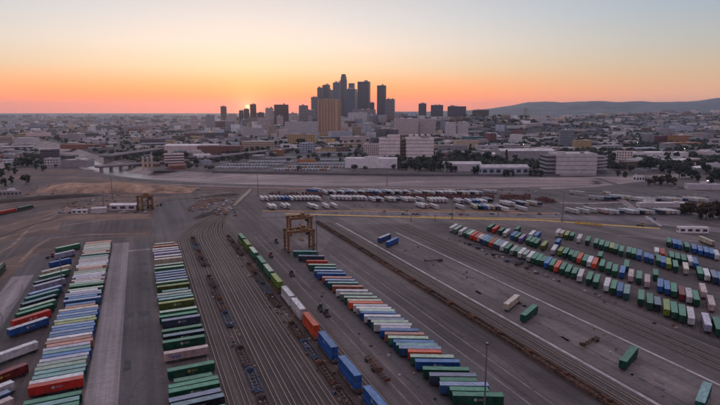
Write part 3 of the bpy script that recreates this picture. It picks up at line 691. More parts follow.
# ------------------------------------------------------------------ rail cars
def m_wellframe():
    mb = MB(); L = 19.2
    for s_ in (-1, 1):
        mb.box(-7.9, 7.9, s_ * 1.45 - .09, s_ * 1.45 + .09, .45, 1.25); mb.box(-8.0, 8.0, s_ * 1.45 - .14, s_ * 1.45 + .14, 1.25, 1.37)
        for x in np.linspace(-7, 7, 9): mb.box(x - .06, x + .06, s_ * 1.56 - .05, s_ * 1.56 + .05, .45, 1.24)
    for x in np.linspace(-7.2, 7.2, 7): mb.box(x - .2, x + .2, -1.35, 1.35, .42, .54)
    return mb.mesh('frame')
def m_platform():
    mb = MB()
    mb.box(-.1, 1.6, -1.4, 1.4, .95, 1.32); mb.box(1.45, 1.75, -.2, .2, .75, 1.0); mb.box(.3, 1.3, -.45, .45, 1.33, 1.75); mb.box(-.2, -.05, -1.5, 1.5, .5, 1.6)
    for y in (-1.2, 1.2): mb.bar((1.5, y, 1.3), (1.5, y, 2.2), .05, 5)
    mb.bar((1.5, -1.2, 2.2), (1.5, 1.2, 2.2), .05, 5)
    return mb.mesh('end_platform')
def m_truck():
    mb = MB()
    for s_ in (-1, 1): mb.box(-1.15, 1.15, s_ * .95 - .1, s_ * .95 + .1, .55, .85)
    for x in (-.85, .85):
        mb.bar((x, -.9, .74), (x, .9, .74), .07, 5)
        for s_ in (-1, 1): mb.bar((x, s_ * .72, .74), (x, s_ * .85, .74), .42, 12)
    return mb.mesh('wheel_truck')
def railcar(loc, rz, m, label, group, cat='rail car', name='well_car'):
    t = thing(name, label, cat, (loc[0], loc[1], .0), rz, group)
    obj('frame', mesh_with('frame', m_wellframe, m), t)
    for s_ in (0, math.pi):
        obj('end_platform', mesh_with('end_platform', m_platform, m), t, (8.0 * math.cos(s_), 0, 0), s_)
        obj('wheel_truck', mesh_with('wheel_truck', m_truck, CHASSIS), t, (8.75 * math.cos(s_), 0, 0))
    return t
UA = math.atan2(D[1], D[0])
WELLY = mat('well_dark', (.075, .05, .045), .8, var=.3, objrand=.3)
WELLB = mat('well_blue', (.05, .075, .13), .7, var=.3, objrand=.3)
train = [(233.5, 'green', 'lime'), (239.5, 'lime', 'olive'), (247, 'palegreen', 'green'), (256, 'green', 'green'), (264, 'palegreen', 'green'), (273.5, 'lime', 'olive'), (286.3, 'white', 'white'), (298, 'white', 'white'), (312.5, 'orange', 'orange'), (331.5, 'blue', 'blue'), (356, 'blue', 'blue'), (386, 'blue', 'blue')]
last = 1e9
for i, (py, c, c2) in enumerate(train):                        # double-stacked well cars
    u = min(U_AT(py, 63, 6.2) - 8.1, last - 18.6); last = u; x, y = P(63, u)
    q = 'farthest' if i == 0 else ordinal(i + 1) + ' from far end'
    railcar((x, y), UA, RUST if i % 3 else WELLY, f'well car under the {CC[c][2]} container, {q}, loaded train', 'well cars of the loaded train')
    container(c2, (x, y), UA + (math.pi if i % 2 else 0), f'{CC[c2][2]} lower container on the double-stacked train, {q}', 'containers on the loaded train', 'freight_container', z=-.68, wheels=False, cat='container')
    container(c, (x, y), UA + (math.pi if i % 2 else 0), f'{CC[c][2]} upper container on the double-stacked train, {q}', 'containers on the loaded train', 'freight_container', z=2.24, wheels=False, cat='container', emblem='white' if c in ('orange', 'blue') else None)
for i in range(18):                                            # rusty empty string right of the central row
    u = 424 - i * 19.5; x, y = P(136, u)
    q = 'farthest' if i == 0 else ordinal(i + 1) + ' from far end'
    railcar((x, y), UA, RUST, f'empty rusty well car, {q}, long string beside two tracks', 'empty cars right of the central row')
for k_, (wc, u0, n_, nm) in enumerate(((31.8, 402, 13, 'string nearest the left container row'), (57.2, 398, 13, 'string just left of the loaded train'))):
    for i in range(n_):
        m = (RUST, WELLY, WELLY, WELLB, WELLY, WELLB, RUST)[(i * 3 + k_) % 7]
        cn = {'rusty_steel': 'rusty', 'well_dark': 'dark brown', 'well_blue': 'dull blue'}[m.name]
        if (i + k_) % 5 == 4: continue
        x, y = P(wc, u0 - i * 20.4)
        railcar((x, y), UA, m, f'empty {cn} well car, {ordinal(i + 1)} from far end, {nm}', 'empty cars in the left track fan')
# cars on the far-left dirt tracks
dl = [0]
for a, b in zip(DT, DT[1:]): dl.append(dl[-1] + math.dist(a, b))
for i, (c, wd) in enumerate((('green', 'dark green'), ('red', 'red'), ('green', 'dark green'))):
    s_ = 60 + i * 20; q = max(k_ for k_ in range(len(dl) - 1) if dl[k_] <= s_); f = (s_ - dl[q]) / (dl[q + 1] - dl[q])
    s_ = min(range(len(DT)), key=lambda j: abs(PIX(*DT[j])[0] - 4)) ; base = dl[s_] + (i - 1) * 20
    q = max(k_ for k_ in range(len(dl) - 1) if dl[k_] <= max(0, base)); f = (base - dl[q]) / (dl[q + 1] - dl[q])
    x = DT[q][0] + (DT[q + 1][0] - DT[q][0]) * f; y = DT[q][1] + (DT[q + 1][1] - DT[q][1]) * f; an = math.atan2(DT[q + 1][1] - DT[q][1], DT[q + 1][0] - DT[q][0])
    railcar((x, y), an, WELLY, f'well car under the {ordinal(i + 1)} container from the left on the dirt track', 'well cars at the left edge')
    container(c, (x, y), an, f'{wd} container on rail car at far left edge, {ordinal(i + 1)} from the left', 'containers at the left edge', 'freight_container', z=-.68, wheels=False, cat='container')
def m_hopper():
    mb = MB(); pts = []
    for i in range(13): 
        t = math.pi * i / 12; pts.append((1.55 * math.cos(t), 3.3 + 1.25 * math.sin(t)))
    pts += [(-1.5, 1.3), (1.5, 1.3)]
    k_ = len(mb.v); n = len(pts)
    for x, sc_ in ((-7.6, .9), (-7.2, 1), (7.2, 1), (7.6, .9)): mb.v += [(x, y * sc_, 3 + (z - 3) * sc_) for y, z in pts]
    for r_ in range(3):
        for i in range(n): j = (i + 1) % n; mb.f.append((k_ + r_ * n + i, k_ + r_ * n + j, k_ + (r_ + 1) * n + j, k_ + (r_ + 1) * n + i)); mb.m.append(0)
    mb.f += [tuple(k_ + i for i in reversed(range(n))), tuple(k_ + 3 * n + i for i in range(n))]; mb.m += [0, 0]
    for x in (-4.6, 0, 4.6): mb.box(x - .9, x + .9, -.7, .7, .6, 1.35)
    return mb.mesh('hopper_body')
for i, (py, m, nm) in enumerate(((268, cmat('green'), 'dark green'), (279, cmat('white'), 'dirty white'))):
    x, y = P(-81, U_AT(py, -81, 3))
    t = thing('covered_hopper', f'{nm} rounded hopper wagon on the dirt track beside the left pale lane', 'rail car', (x, y, 0), UA)
    obj('hopper_body', mesh_with('hopper_body', m_hopper, m), t)
    for s_ in (-6.3, 6.3): obj('wheel_truck', mesh_with('wheel_truck', m_truck, CHASSIS), t, (s_, 0, 0))
    obj('roof_walk', MB().box(-7, 7, -.3, .3, 4.56, 4.64), t, mats=GALV)
# ------------------------------------------------------------------ gantry cranes
def crane(wc, u, span, dep, h, label, wy=0):
    x, y = P(wc, u); t = thing('gantry_crane', label, 'crane', (x, y, .04), YA + wy, 'yellow gantry cranes')
    for sx in (-1, 1):
        for sy in (-1, 1):
            lg = MB(); xx, yy = sx * span / 2, sy * dep / 2
            lg.box(xx - .65, xx + .65, yy - .55, yy + .55, 1.6, h); obj('leg', lg, t, mats=CRANE)
            wh = MB()
            for d in (-.9, .9): wh.bar((xx - .3, yy + d, .75), (xx + .3, yy + d, .75), .75, 14)
            obj('wheel_pair', wh, t, mats=RUBBER)
        sill = MB(); sill.box(sx * span / 2 - .5, sx * span / 2 + .5, -dep / 2 - 1.6, dep / 2 + 1.6, 1.3, 2.1); obj('sill_beam', sill, t, mats=CRANE)
        tie = MB(); tie.box(sx * span / 2 - .35, sx * span / 2 + .35, -dep / 2 + .45, dep / 2 - .45, h - 2.2, h - 1.4)
        tie.bar((sx * span / 2, -dep / 2 + .4, h * .55), (sx * span / 2, dep / 2 - .4, h - 2.2), .18, 5); tie.bar((sx * span / 2, dep / 2 - .4, h * .55), (sx * span / 2, -dep / 2 + .4, h - 2.2), .18, 5)
        for zq in (.3, .5, .72): tie.box(sx * span / 2 - .3, sx * span / 2 + .3, -dep / 2 + .5, dep / 2 - .5, h * zq, h * zq + .5)
        obj('side_brace', tie, t, mats=CRANE)
    for sy in (-1, 1):
        g = MB(); g.box(-span / 2 - 1.2, span / 2 + 1.2, sy * dep / 2 - .55, sy * dep / 2 + .55, h + .003, h + 1.7); gd = obj('girder', g, t, mats=CRANE)
        r_ = MB()
        for q in np.linspace(-span / 2 - 1, span / 2 + 1, 12): r_.bar((q, sy * (dep / 2 + .5), h + 1.7), (q, sy * (dep / 2 + .5), h + 2.8), .05, 4)
        r_.bar((-span / 2 - 1, sy * (dep / 2 + .5), h + 2.8), (span / 2 + 1, sy * (dep / 2 + .5), h + 2.8), .05, 4); obj('guard_rail', r_, gd, mats=CRANE)
    for q in (-.42, -.15, .42): obj('cross_beam', MB().box(span * q - .4, span * q + .4, -dep / 2 + .56, dep / 2 - .56, h + .3, h + 1.3), t, mats=CRANE)
    tr = MB(); tr.box(-2.2, 1.6, -dep / 2 + .2, dep / 2 - .2, h + 1.75, h + 2.3); tr.box(-1.6, .8, -1.8, 1.8, h + 2.3, h + 4.0); tr_o = obj('trolley', tr, t, (span * .18, 0, 0), mats=CRANE)
    cb = MB(); cb.box(1.8, 3.8, -1.2, 1.2, h - 2.6, h - .1); obj('cab', cb, tr_o, mats=GLASS)
    sp = MB(); sp.box(-3.5, 3.5, -1.2, 1.2, 7.0, 7.6)
    for a in (-1.2, 1.2):
        for b in (-.8, .8): sp.bar((a, b, 7.6), (a, b, h + 1.75), .07, 4)
    obj('spreader', sp, tr_o, (-1.5, 0, 0), math.pi / 2, mats=CRANE)
    ld = MB()
    for q in np.linspace(2.3, h, 24): ld.box(-span / 2 - .75, -span / 2 - .5, -dep / 2 - .3, -dep / 2 + .3, q, q + .08)
    for d in (-.3, .3): ld.bar((-span / 2 - .62, -dep / 2 + d, 2.2), (-span / 2 - .62, -dep / 2 + d, h), .05, 4)
    obj('ladder', ld, t, mats=CRANE); mc = MB(); mc.box(span / 2 + .55, span / 2 + 2.4, -1.8, 1.8, 1.5, 3.8); obj('machinery_box', mc, t, mats=CRANE)
crane(96.5, 349, 17.5, 10, 13.2, 'nearer rusty yellow gantry crane straddling the far end of the central row')
crane(110, 396, 16.5, 9, 12.5, 'farther yellow gantry crane standing beyond the nearer one')
cx, cyy = WU(145.5, 209.5); crane(cx, cyy, 11, 7, 12, 'small rusty yellow gantry on the dirt beside the white shed', R(35))
# ------------------------------------------------------------------ light masts
def mast(px, py, h, label, wc=None, r=.42):
    x, y = G(px, py) if wc is None else P(*wc)
    t = thing('light_mast', label, 'light mast', (x, y, .03), 0, 'tall yard light masts')
    b = MB(); b.bar((0, 0, 0), (0, 0, 1.0), r * 1.9, 10); obj('base', b, t, mats=CONCRETE)
    p = MB(); p.bar((0, 0, 1.0), (0, 0, h), r, 8, r * .5); obj('pole', p, t, mats=mat('mast_steel', (.12, .115, .13), .5))
    hd = MB(); hd.bar((0, 0, h), (0, 0, h + .3), .45, 8); ho = obj('lamp_head', hd, t, mats=GALV)
    for q in range(6):
        a = q * math.pi / 3; l_ = MB(); l_.box(-.15, .15, -.2, .2, h - .2, h + .05); o = obj('lamp', l_, ho, (.6 * math.cos(a), .6 * math.sin(a), 0), a, mats=DARKB)
mast(484, 416, 24, 'tall light mast in front of the nearest green containers', r=.32)
mast(317, 262, 30, 'light mast beside the gantry cranes', r=.4)
mast(63.5, 297, 20, 'thin light mast among the leftmost containers', r=.3)
mast(104, 209, 17, 'light mast beside the small white shed on the dirt')
mast(112.5, 199, 22, 'light mast by the dirt berm left of the paved lot')
mast(258, 196, 30, 'light mast at the river end of the track fan')
mast(387, 186, 20, 'light mast on the river bank behind the trailer lot')
mast(452, 219, 20, 'light mast on the cross road left of the right yard', r=.35)
mast(498, 216, 22, 'light mast on the cross road in the middle', r=.35)
mast(562, 222, 26, 'light mast behind the third right container row', r=.35)
mast(435, 221, 5, 'short post on the yellow line', r=.35); mast(411, 221, 6, 'short post at the end of the orange verge', r=.35)
# ------------------------------------------------------------------ far trailer lot
def van(px, py, c, an, label, group, L=None):
    x, y = G(px, py, 2.0)
    return container(c, (x, y), an, label, group, 'box_trailer', van=True, full=False)
vc = 0
lot = []
def lot_row(rowname, lst, an):
    lst = sorted(lst); seen = []
    last = -1e9; 
    for i, (px, py, c) in enumerate(lst):
        x, y = G(px, py, 2.0); sep_ = 3.9 / max(.35, abs(math.sin(an)))
        x = max(x, last + sep_); last = x
        container(c, (x, y), an + random.uniform(-.03, .03), f'{CC[c][2]} box trailer, {ordinal(i + 1)} from left in {rowname}', 'box trailers in the far lot', 'box_trailer', van=True, full=False)
lot_row('far lot row facing the river road', [(262, 198.5, 'white'), (264.5, 198.5, 'white'), (271, 198, 'white'), (274, 198, 'white'), (277, 198, 'lavender'), (282.5, 198.3, 'lightblue'), (286, 198.3, 'blue'), (291, 198.5, 'white')] + [(295 + i * 3.6, 198.2, ('white', 'white', 'pink', 'white')[i % 4]) for i in range(6)] + [(317, 198.5, 'white')] + [(333 + i * 2.7, 197.7, 'white') for i in range(3)] + [(342 + i * 3.7, 198, ('white', 'white', 'greygreen', 'white')[i % 4]) for i in range(5)] + [(363, 198.2, 'white')], R(110))
lot_row('nearest far lot row above the orange verge', [(270, 206.5, 'white'), (274, 206.8, 'white'), (283.5, 206, 'white'), (286, 206, 'white'), (310.5, 206, 'white'), (315, 207, 'white'), (325.5, 206, 'white'), (334, 205.8, 'white'), (420, 205.5, 'white'), (424, 205.5, 'pink'), (434, 206.5, 'white'), (460, 207, 'white'), (503, 209, 'white'), (521, 208.5, 'white'), (572, 211, 'white'), (582.5, 211, 'white'), (590, 210, 'white'), (600.5, 211, 'pink')], R(112))
lot_row('middle far lot row', [(430 + i * 3.4, 200, 'white') for i in range(5)] + [(457, 201, 'white'), (460, 201, 'lavender'), (468, 201.5, 'white'), (471, 201.3, 'blue'), (474, 201.5, 'lightblue'), (477, 201.5, 'white'), (480, 201.5, 'white'), (484, 200, 'navy'), (488, 200, 'navy')], R(100))
lot_row('lot row beside the parked chassis', [(474, 206.6, 'cream'), (477, 206.8, 'navy'), (480.5, 207, 'blue'), (484, 207, 'white'), (487, 207.3, 'cream'), (490, 207.4, 'greyblue'), (493, 207.5, 'cream')], R(96))
lot_row('farthest row along the river bank', [(325 + i * 4.1, 192.4 + .05 * (i % 3), ('white', 'navy', 'white', 'navy', 'white', 'greyblue', 'lightblue', 'white', 'navy', 'white', 'greyblue', 'navy', 'blue', 'white', 'blue', 'navy')[i % 16]) for i in range(21)] + [(418 + i * 4.3, 192.9, ('white', 'navy', 'cream', 'white', 'greyblue', 'white', 'lavender', 'white')[i % 8]) for i in range(15)], R(112))
lot_row('row in the middle of the far lot', [(372 + i * 4.0, 199.4, ('white', 'greyblue', 'white', 'white', 'cream')[i % 5]) for i in range(13) if i % 4 != 3] + [(505 + i * 4.4, 203.4, ('white', 'white', 'cream', 'greyblue')[i % 4]) for i in range(9) if i % 3 != 2], R(112))
lot_row('scattered middle of the far lot', [(318, 190, 'white'), (312, 191, 'blue'), (346, 190.5, 'white'), (368, 190.8, 'white'), (371, 191, 'white'), (385, 191.5, 'lavender'), (390, 191.5, 'white'), (426, 192.2, 'white'), (439, 192.5, 'white'), (449, 191.2, 'cream'), (583, 198, 'white'), (588, 198.5, 'greyblue'), (594, 198.5, 'navy'), (600, 198, 'greyblue'), (577, 193, 'white'), (617, 197, 'white'), (622, 197, 'white'), (630, 198.8, 'cream')], R(140))
lot_row('right end row behind the white canopy', [(638 + i * 5.2, 199.6, ('white', 'cream', 'white', 'greyblue', 'white')[i % 5]) for i in range(13) if i % 5 != 4], R(116))
lot_row('right end row before the white canopy', [(606 + i * 5.0, 211.6, ('white', 'white', 'greyblue', 'cream')[i % 4]) for i in range(14) if i % 6 != 3], R(116))
# a longer white coach and shed-like trailers
loose(483, 189.5, 499, 190.5, 'white', 'long white trailer lying crosswise behind the far lot', van=True)
# red-brown bare chassis packed in rows
BROWNCH = mat('redbrown_chassis', (.15, .05, .045), .7, var=.25, objrand=.35)
def m_bare():
    mb = MB()
    for y in (-.5, .5): mb.box(-6.2, 6.2, y - .12, y + .12, .95, 1.35)
    for x in np.linspace(-6, 6, 6): mb.box(x - .12, x + .12, -1.2, 1.2, 1.0, 1.36)
    mb.box(-6.4, -6.1, -1.2, 1.2, .9, 2.2); return mb.mesh('chassis_frame')
def m_bareb():
    mb = MB()
    for x in (3.6, 4.9):
        for s_ in (-1, 1): mb.bar((x, s_ * .72, .55), (x, s_ * 1.27, .55), .52, 10)
    return mb.mesh('bogie')
def bare(x, y, an, m, label, group, stack=1):
    t = thing('bare_chassis', label, 'chassis', (x, y, .035), an, group)
    for q in range(stack): obj('chassis_frame', mesh_with('chassis_frame', m_bare, m), t, (0, 0, q * .95))
    obj('bogie', mesh_with('bare_bogie', m_bareb, RUBBER), t)['kind'] = 'stuff'; return t
n_ = 0
for bi, (px0, px1, py, rn) in enumerate(((270, 322, 194.6, 'left block of the far lot'), (336, 388, 195.6, 'middle block of the far lot'), (404, 448, 196.4, 'block left of the white trailers'), (452, 492, 196.5, 'block behind the white trailers'), (503, 530, 196.8, 'red block at the right of the far lot'), (538, 556, 200, 'block beside the pinkish road'))):
    for rr in range(2):
        for i, px in enumerate(np.arange(px0, px1, 3.0)):
            x, y = G(px, py + rr * 2.2); bare(x + random.uniform(-.2, .2), y, R(97), BROWNCH, f'red-brown chassis, {ordinal(i + 1)} from left, {("back", "front")[rr]} line, {ordinal(bi + 1)} chassis block from left', 'red-brown chassis in the far lot', random.choice((1, 2, 2, 3))) if random.random() > .12 else None
# loose chassis and yard tractors
for px, py, an, m, lab in ((590, 344, R(40), RUST, 'single rusty empty chassis on the open paving beside the green trailer'), (475, 246, R(140), CHASSIS, 'first dark empty chassis below the front right row'), (484, 250, R(140), CHASSIS, 'second dark empty chassis below the front right row'), (500, 256.5, R(150), CHASSIS, 'third dark empty chassis below the front right row'), (514, 263, R(150), WELLB, 'bluish empty chassis below the front right row'), (519, 265, R(60), RUST, 'rusty empty chassis below the front right row'), (529, 268, R(60), CHASSIS, 'last dark empty chassis below the front right row'), (380, 376, R(112), RUST, 'rusty empty chassis beside the nearest central containers'), (373, 366, R(112), RUST, 'rusty empty chassis just beyond another left of the central row'), (434, 262, R(20), DARKB, 'dark object lying between the two pale strips')):
    x, y = G(px, py); bare(x, y, an, m, lab, None)
def tractor(px, py, an, c, label):
    x, y = G(px, py); t = thing('yard_tractor', label, 'truck', (x, y, .035), an, 'yard tractors')
    m = mat('tractor_' + c, {'red': (.3, .04, .03), 'white': (.55, .55, .55), 'dark': (.06, .055, .06), 'yellow': (.5, .3, .05), 'blue': (.06, .12, .3)}[c], .45)
    f = MB(); f.box(-2.6, 2.8, -.5, .5, .7, 1.05); f.box(-1.9, -.6, -.7, .7, 1.05, 1.3); obj('frame', f, t, mats=CHASSIS)
    cb = MB(); cb.box(1.1, 2.7, -.95, .55, 1.05, 3.0); cb.box(1.2, 2.9, .6, 1.15, 1.0, 1.9); co = obj('cab', cb, t, mats=m)
    g = MB(); g.box(2.69, 2.72, -.85, .45, 1.9, 2.8); g.box(1.3, 2.5, -.97, -.94, 1.9, 2.8); g.box(1.08, 1.11, -.85, .45, 1.9, 2.8); obj('window', g, co, mats=GLASS)
    for xx, d in ((1.9, 0), (-1.8, .15)):
        for s_ in (-1, 1): wmb = MB(); wmb.bar((xx, s_ * (.75 - d), .52), (xx, s_ * 1.2, .52), .52, 12); obj('wheel', wmb, t, mats=RUBBER)
for px, py, an, c, lab in ((321, 311, R(108), 'dark', 'dark yard tractor on the lane beside the white train containers'), (276.5, 243, R(110), 'dark', 'dark yard tractor on the lane near the gantry cranes'), (271, 257, R(110), 'red', 'small reddish yard tractor beside the green train containers'), (327, 316, R(108), 'dark', 'second dark yard tractor just ahead of another by the train'), (292, 276, R(110), 'dark', 'dark yard tractor on the lane left of the central row'), (50, 258, R(56), 'red', 'red tractor at the left end of a blue container'), (159, 206, R(10), 'dark', 'dark truck at the edge of the paved lot'), (191, 211, R(20), 'white', 'small white truck on the paved lot'), (197, 190, R(10), 'white', 'white truck on the track beyond the paved lot'), (640, 226, R(0), 'yellow', 'small yellow tractor on the cross road'), (652, 221, R(0), 'blue', 'blue tractor at the foot of the slanted white ramp')):
    tractor(px, py, an, c, lab)
# cars parked here and there
def car(x, y, an, c, label, group):
    t = thing('parked_car', label, 'car', (x, y, .03), an, group)
    m = mat('car_' + c, {'white': (.6, .6, .62), 'black': (.03, .03, .035), 'silver': (.35, .35, .38), 'red': (.3, .03, .03), 'blue': (.05, .1, .25)}[c], .3)
    b = MB(); b.poly([(-2.2, -.88), (2.1, -.88), (2.25, -.6), (2.25, .6), (2.1, .88), (-2.2, .88)], .3, .85)
    obj('body', mesh_with('car_body', b.mesh('car_body'), m) if ('car_body', m.name) not in _cache else _cache[('car_body', m.name)], t)
    g = MB(); z0, z1 = .85, 1.45; k_ = 0; g.v = [(-1.7, -.8, z0), (1.1, -.8, z0), (1.1, .8, z0), (-1.7, .8, z0), (-1.2, -.65, z1), (.4, -.65, z1), (.4, .65, z1), (-1.2, .65, z1)]
    g.f = [(4, 5, 6, 7), (0, 1, 5, 4), (1, 2, 6, 5), (2, 3, 7, 6), (3, 0, 4, 7)]; g.m = [1, 0, 0, 0, 0]
    if ('car_cabin', GLASS.name, m.name) not in _cache: mesh_with('car_cabin', g.mesh('car_cabin'), GLASS, m)
    obj('cabin', _cache[('car_cabin', GLASS.name, m.name)], t)
    def wl():
        q = MB()
        for xx in (-1.35, 1.35):
            for s_ in (-1, 1): q.bar((xx, s_ * .7, .32), (xx, s_ * .9, .32), .32, 8)
        return q.mesh('wheels')
    obj('wheel_set', mesh_with('wheel_set', wl, RUBBER), t)
cn = 0
for px0, px1, py, an, place in ((440, 478, 190.2, 80, 'behind the far lot trailers'), (640, 690, 214, 20, 'near the white canopy'), (60, 76, 213, 60, 'by the white shed on the dirt'), (588, 615, 193.5, 70, 'beside the pinkish road'), (130, 140, 209, 70, 'beside the small gantry'), (604, 716, 203.5, 4, 'on the worn side road'), (648, 716, 188.5, -18, 'on the upper right road'), (400, 560, 214.6, 2, 'on the cross road')):
    k_ = 0
    for px in np.arange(px0, px1, 3.4):
        if random.random() < (.3 if px1 - px0 < 60 else .78): continue
        k_ += 1; x, y = G(px, py + random.uniform(-.25, .25)); c = random.choice(('white', 'black', 'silver', 'silver', 'red', 'blue'))
        car(x, y, R(an) + random.uniform(-.05, .05), c, f'{c} parked car, {ordinal(k_)} from left {place}', 'cars parked around the yard')
# ------------------------------------------------------------------ buildings
WALLC = {'white': (.74, .71, .72), 'pale grey': (.52, .48, .50), 'grey': (.30, .275, .29), 'tan': (.48, .37, .28), 'pinkish': (.68, .55, .53), 'brown': (.20, .135, .105), 'red-brown': (.22, .09, .075),
         'dark': (.135, .115, .14), 'blue-grey': (.36, .39, .46), 'yellowish': (.56, .40, .20), 'teal': (.10, .24, .25), 'maroon': (.20, .05, .06), 'orange': (.42, .19, .08), 'rose': (.86, .76, .74), 'bronze': (.52, .34, .23), 'bronze shade': (.38, .235, .15), 'glass': (.12, .115, .15), 'blue glass': (.15, .19, .27)}
ROOFC = {'pale': (.50, .46, .48), 'grey': (.28, .255, .27), 'dark': (.12, .105, .115), 'white': (.70, .66, .67), 'blue': (.32, .37, .46), 'red': (.25, .11, .09)}
def bm_(c): return mat('wall_' + c.replace(' ', '_'), WALLC[c], .3 if 'glass' in c else .75, 0, .1, .15, objrand=.12)
def rm_(c): return mat('flat_roof_' + c, ROOFC[c], .7, 0, .16, .12, objrand=.15)
BANDG = mat('band_glazing', (.05, .055, .07), .2)
foot = []                                                     # footprints already taken: x, y, radius
def facade(w_, d_, h, floors, bay, sill=.3, head=.75, inset=.04, z0=0, skip=1):
    mb = MB(); fh = (h - z0) / floors
    for side in range(4):
        L = w_ if side % 2 == 0 else d_; n = max(1, int(L / bay)); ww = L / n
        for f in range(floors):
            za, zb = z0 + f * fh + fh * sill, z0 + f * fh + fh * head
            for i in range(n):
                a, b = -L / 2 + i * ww + ww * .2, -L / 2 + (i + 1) * ww - ww * .2; o = (d_ if side % 2 == 0 else w_) / 2 + inset
                if side == 0: q = [(a, -o, za), (b, -o, za), (b, -o, zb), (a, -o, zb)]
                elif side == 1: q = [(o, a, za), (o, b, za), (o, b, zb), (o, a, zb)]
                elif side == 2: q = [(b, o, za), (a, o, za), (a, o, zb), (b, o, zb)]
                else: q = [(-o, b, za), (-o, a, za), (-o, a, zb), (-o, b, zb)]
                mb.quad(q)
    return mb
def bands(w_, d_, h, floors, z0=0, inset=.05, part=.45):
    mb = MB(); fh = (h - z0) / floors
    for f in range(floors):
        za = z0 + f * fh + fh * .3; zb = za + fh * part
        mb.box(-w_ / 2 - inset, w_ / 2 + inset, -d_ / 2 - inset, d_ / 2 + inset, za, zb)
    return mb
def ribs(w_, d_, h, bay, z0=0, dep=.5, wd=.45):
    mb = MB()
    for s_ in (-1, 1):
        for i in range(int(w_ / bay) + 1):
            x = -w_ / 2 + i * w_ / int(w_ / bay); mb.box(x - bay * wd / 2, x + bay * wd / 2, s_ * d_ / 2 - dep, s_ * d_ / 2 + dep, z0, h)
        for i in range(int(d_ / bay) + 1):
            y = -d_ / 2 + i * d_ / int(d_ / bay); mb.box(s_ * w_ / 2 - dep, s_ * w_ / 2 + dep, y - bay * wd / 2, y + bay * wd / 2, z0, h)
    return mb
def roof_slab(w_, d_, h, par=.9):
    mb = MB(); mb.quad([(-w_ / 2 + .3, -d_ / 2 + .3, h + .02), (w_ / 2 - .3, -d_ / 2 + .3, h + .02), (w_ / 2 - .3, d_ / 2 - .3, h + .02), (-w_ / 2 + .3, d_ / 2 - .3, h + .02)]); return mb
def walls(w_, d_, h, par=.9):
    mb = MB(); t = .3
    mb.box(-w_ / 2, w_ / 2, -d_ / 2, -d_ / 2 + t, 0, h + par); mb.box(-w_ / 2, w_ / 2, d_ / 2 - t, d_ / 2, 0, h + par)
    mb.box(-w_ / 2, -w_ / 2 + t, -d_ / 2 + t, d_ / 2 - t, 0, h + par); mb.box(w_ / 2 - t, w_ / 2, -d_ / 2 + t, d_ / 2 - t, 0, h + par); return mb
def gable(w_, d_, h, rise):
    mb = MB(); e = .5
    mb.quad([(-w_ / 2 - e, -d_ / 2 - e, h), (w_ / 2 + e, -d_ / 2 - e, h), (w_ / 2 + e, 0, h + rise), (-w_ / 2 - e, 0, h + rise)]); mb.quad([(w_ / 2 + e, d_ / 2 + e, h), (-w_ / 2 - e, d_ / 2 + e, h), (-w_ / 2 - e, 0, h + rise), (w_ / 2 + e, 0, h + rise)])
    mb.quad([(-w_ / 2, d_ / 2, h), (-w_ / 2, -d_ / 2, h), (-w_ / 2, 0, h + rise)]); mb.quad([(w_ / 2, -d_ / 2, h), (w_ / 2, d_ / 2, h), (w_ / 2, 0, h + rise)]); return mb
def building(label, x, y, w_, d_, h, rz, wall='pale grey', roof='pale', style='win', floors=None, bay=4.0, name='building', cat='building', group=None, z=0, units=2, rise=0, extra=None):
    t = thing(name, label, cat, (x, y, z), rz, group); foot.append((x, y, math.hypot(w_, d_) / 2))
    if rise:
        obj('wall', MB().box(-w_ / 2, w_ / 2, -d_ / 2, d_ / 2, 0, h - .05), t, mats=bm_(wall)); obj('roof', gable(w_, d_, h, rise), t, mats=rm_(roof))
    else:
        obj('wall', walls(w_, d_, h, min(.9, h * .1)), t, mats=bm_(wall)); obj('roof', roof_slab(w_, d_, h), t, mats=rm_(roof))
        rr = random.Random(int(x * 7 + y)); 
        for _ in range(units):
            a, b, hh = rr.uniform(.08, .22) * w_, rr.uniform(.1, .25) * d_, rr.uniform(1.2, 3.2) + (h * .03)
            ux, uy = rr.uniform(-.3, .3) * w_, rr.uniform(-.3, .3) * d_
            obj('rooftop_unit', MB().box(ux - a / 2, ux + a / 2, uy - b / 2, uy + b / 2, h + .03, h + hh), t, mats=bm_(rr.choice(('pale grey', 'grey', 'white'))))
    fl = floors or max(1, int(h / 3.8)); gl_ = None
    if style == 'win': gl_ = facade(w_, d_, h, fl, bay)
    elif style == 'slit': gl_ = facade(w_, d_, h, fl, bay, .42, .6)
    elif style == 'band': gl_ = bands(w_, d_, h, fl)
    elif style == 'rib': gl_ = ribs(w_, d_, h, bay)
    if gl_:
        g = obj('glazing' if style != 'rib' else 'facade_rib', gl_, t, mats=BANDG if style != 'rib' else bm_(wall)); g['kind'] = 'stuff'
    return t
def pb(label, px0, px1, ytop, ybase, wall, roof='pale', style='win', depth=.6, rot=0.0, Y=None, **kw):
    """building from its photo outline: foot on the ground row ybase (or at distance Y), top at row ytop"""
    if Y is None: Y = G(360, ybase)[1]
    pm = (ytop + ybase) / 2; x0, x1 = XY(px0, Y, pm), XY(px1, Y, pm); span = x1 - x0
    c_, s_ = abs(math.cos(R(rot))), abs(math.sin(R(rot))); w_ = span / (c_ + depth * s_); d_ = w_ * depth
    h = ZAT(ytop, Y); yc = Y + (w_ * s_ + d_ * c_) / 2
    kw.setdefault('rise', 0); h -= kw['rise'] if kw['rise'] else min(.9, h * .1)
    return building(label, (x0 + x1) / 2 * yc / Y if False else (x0 + x1) / 2, yc, w_, d_, max(2.5, h), R(rot), wall, roof, style, **kw), Y, w_, d_, h
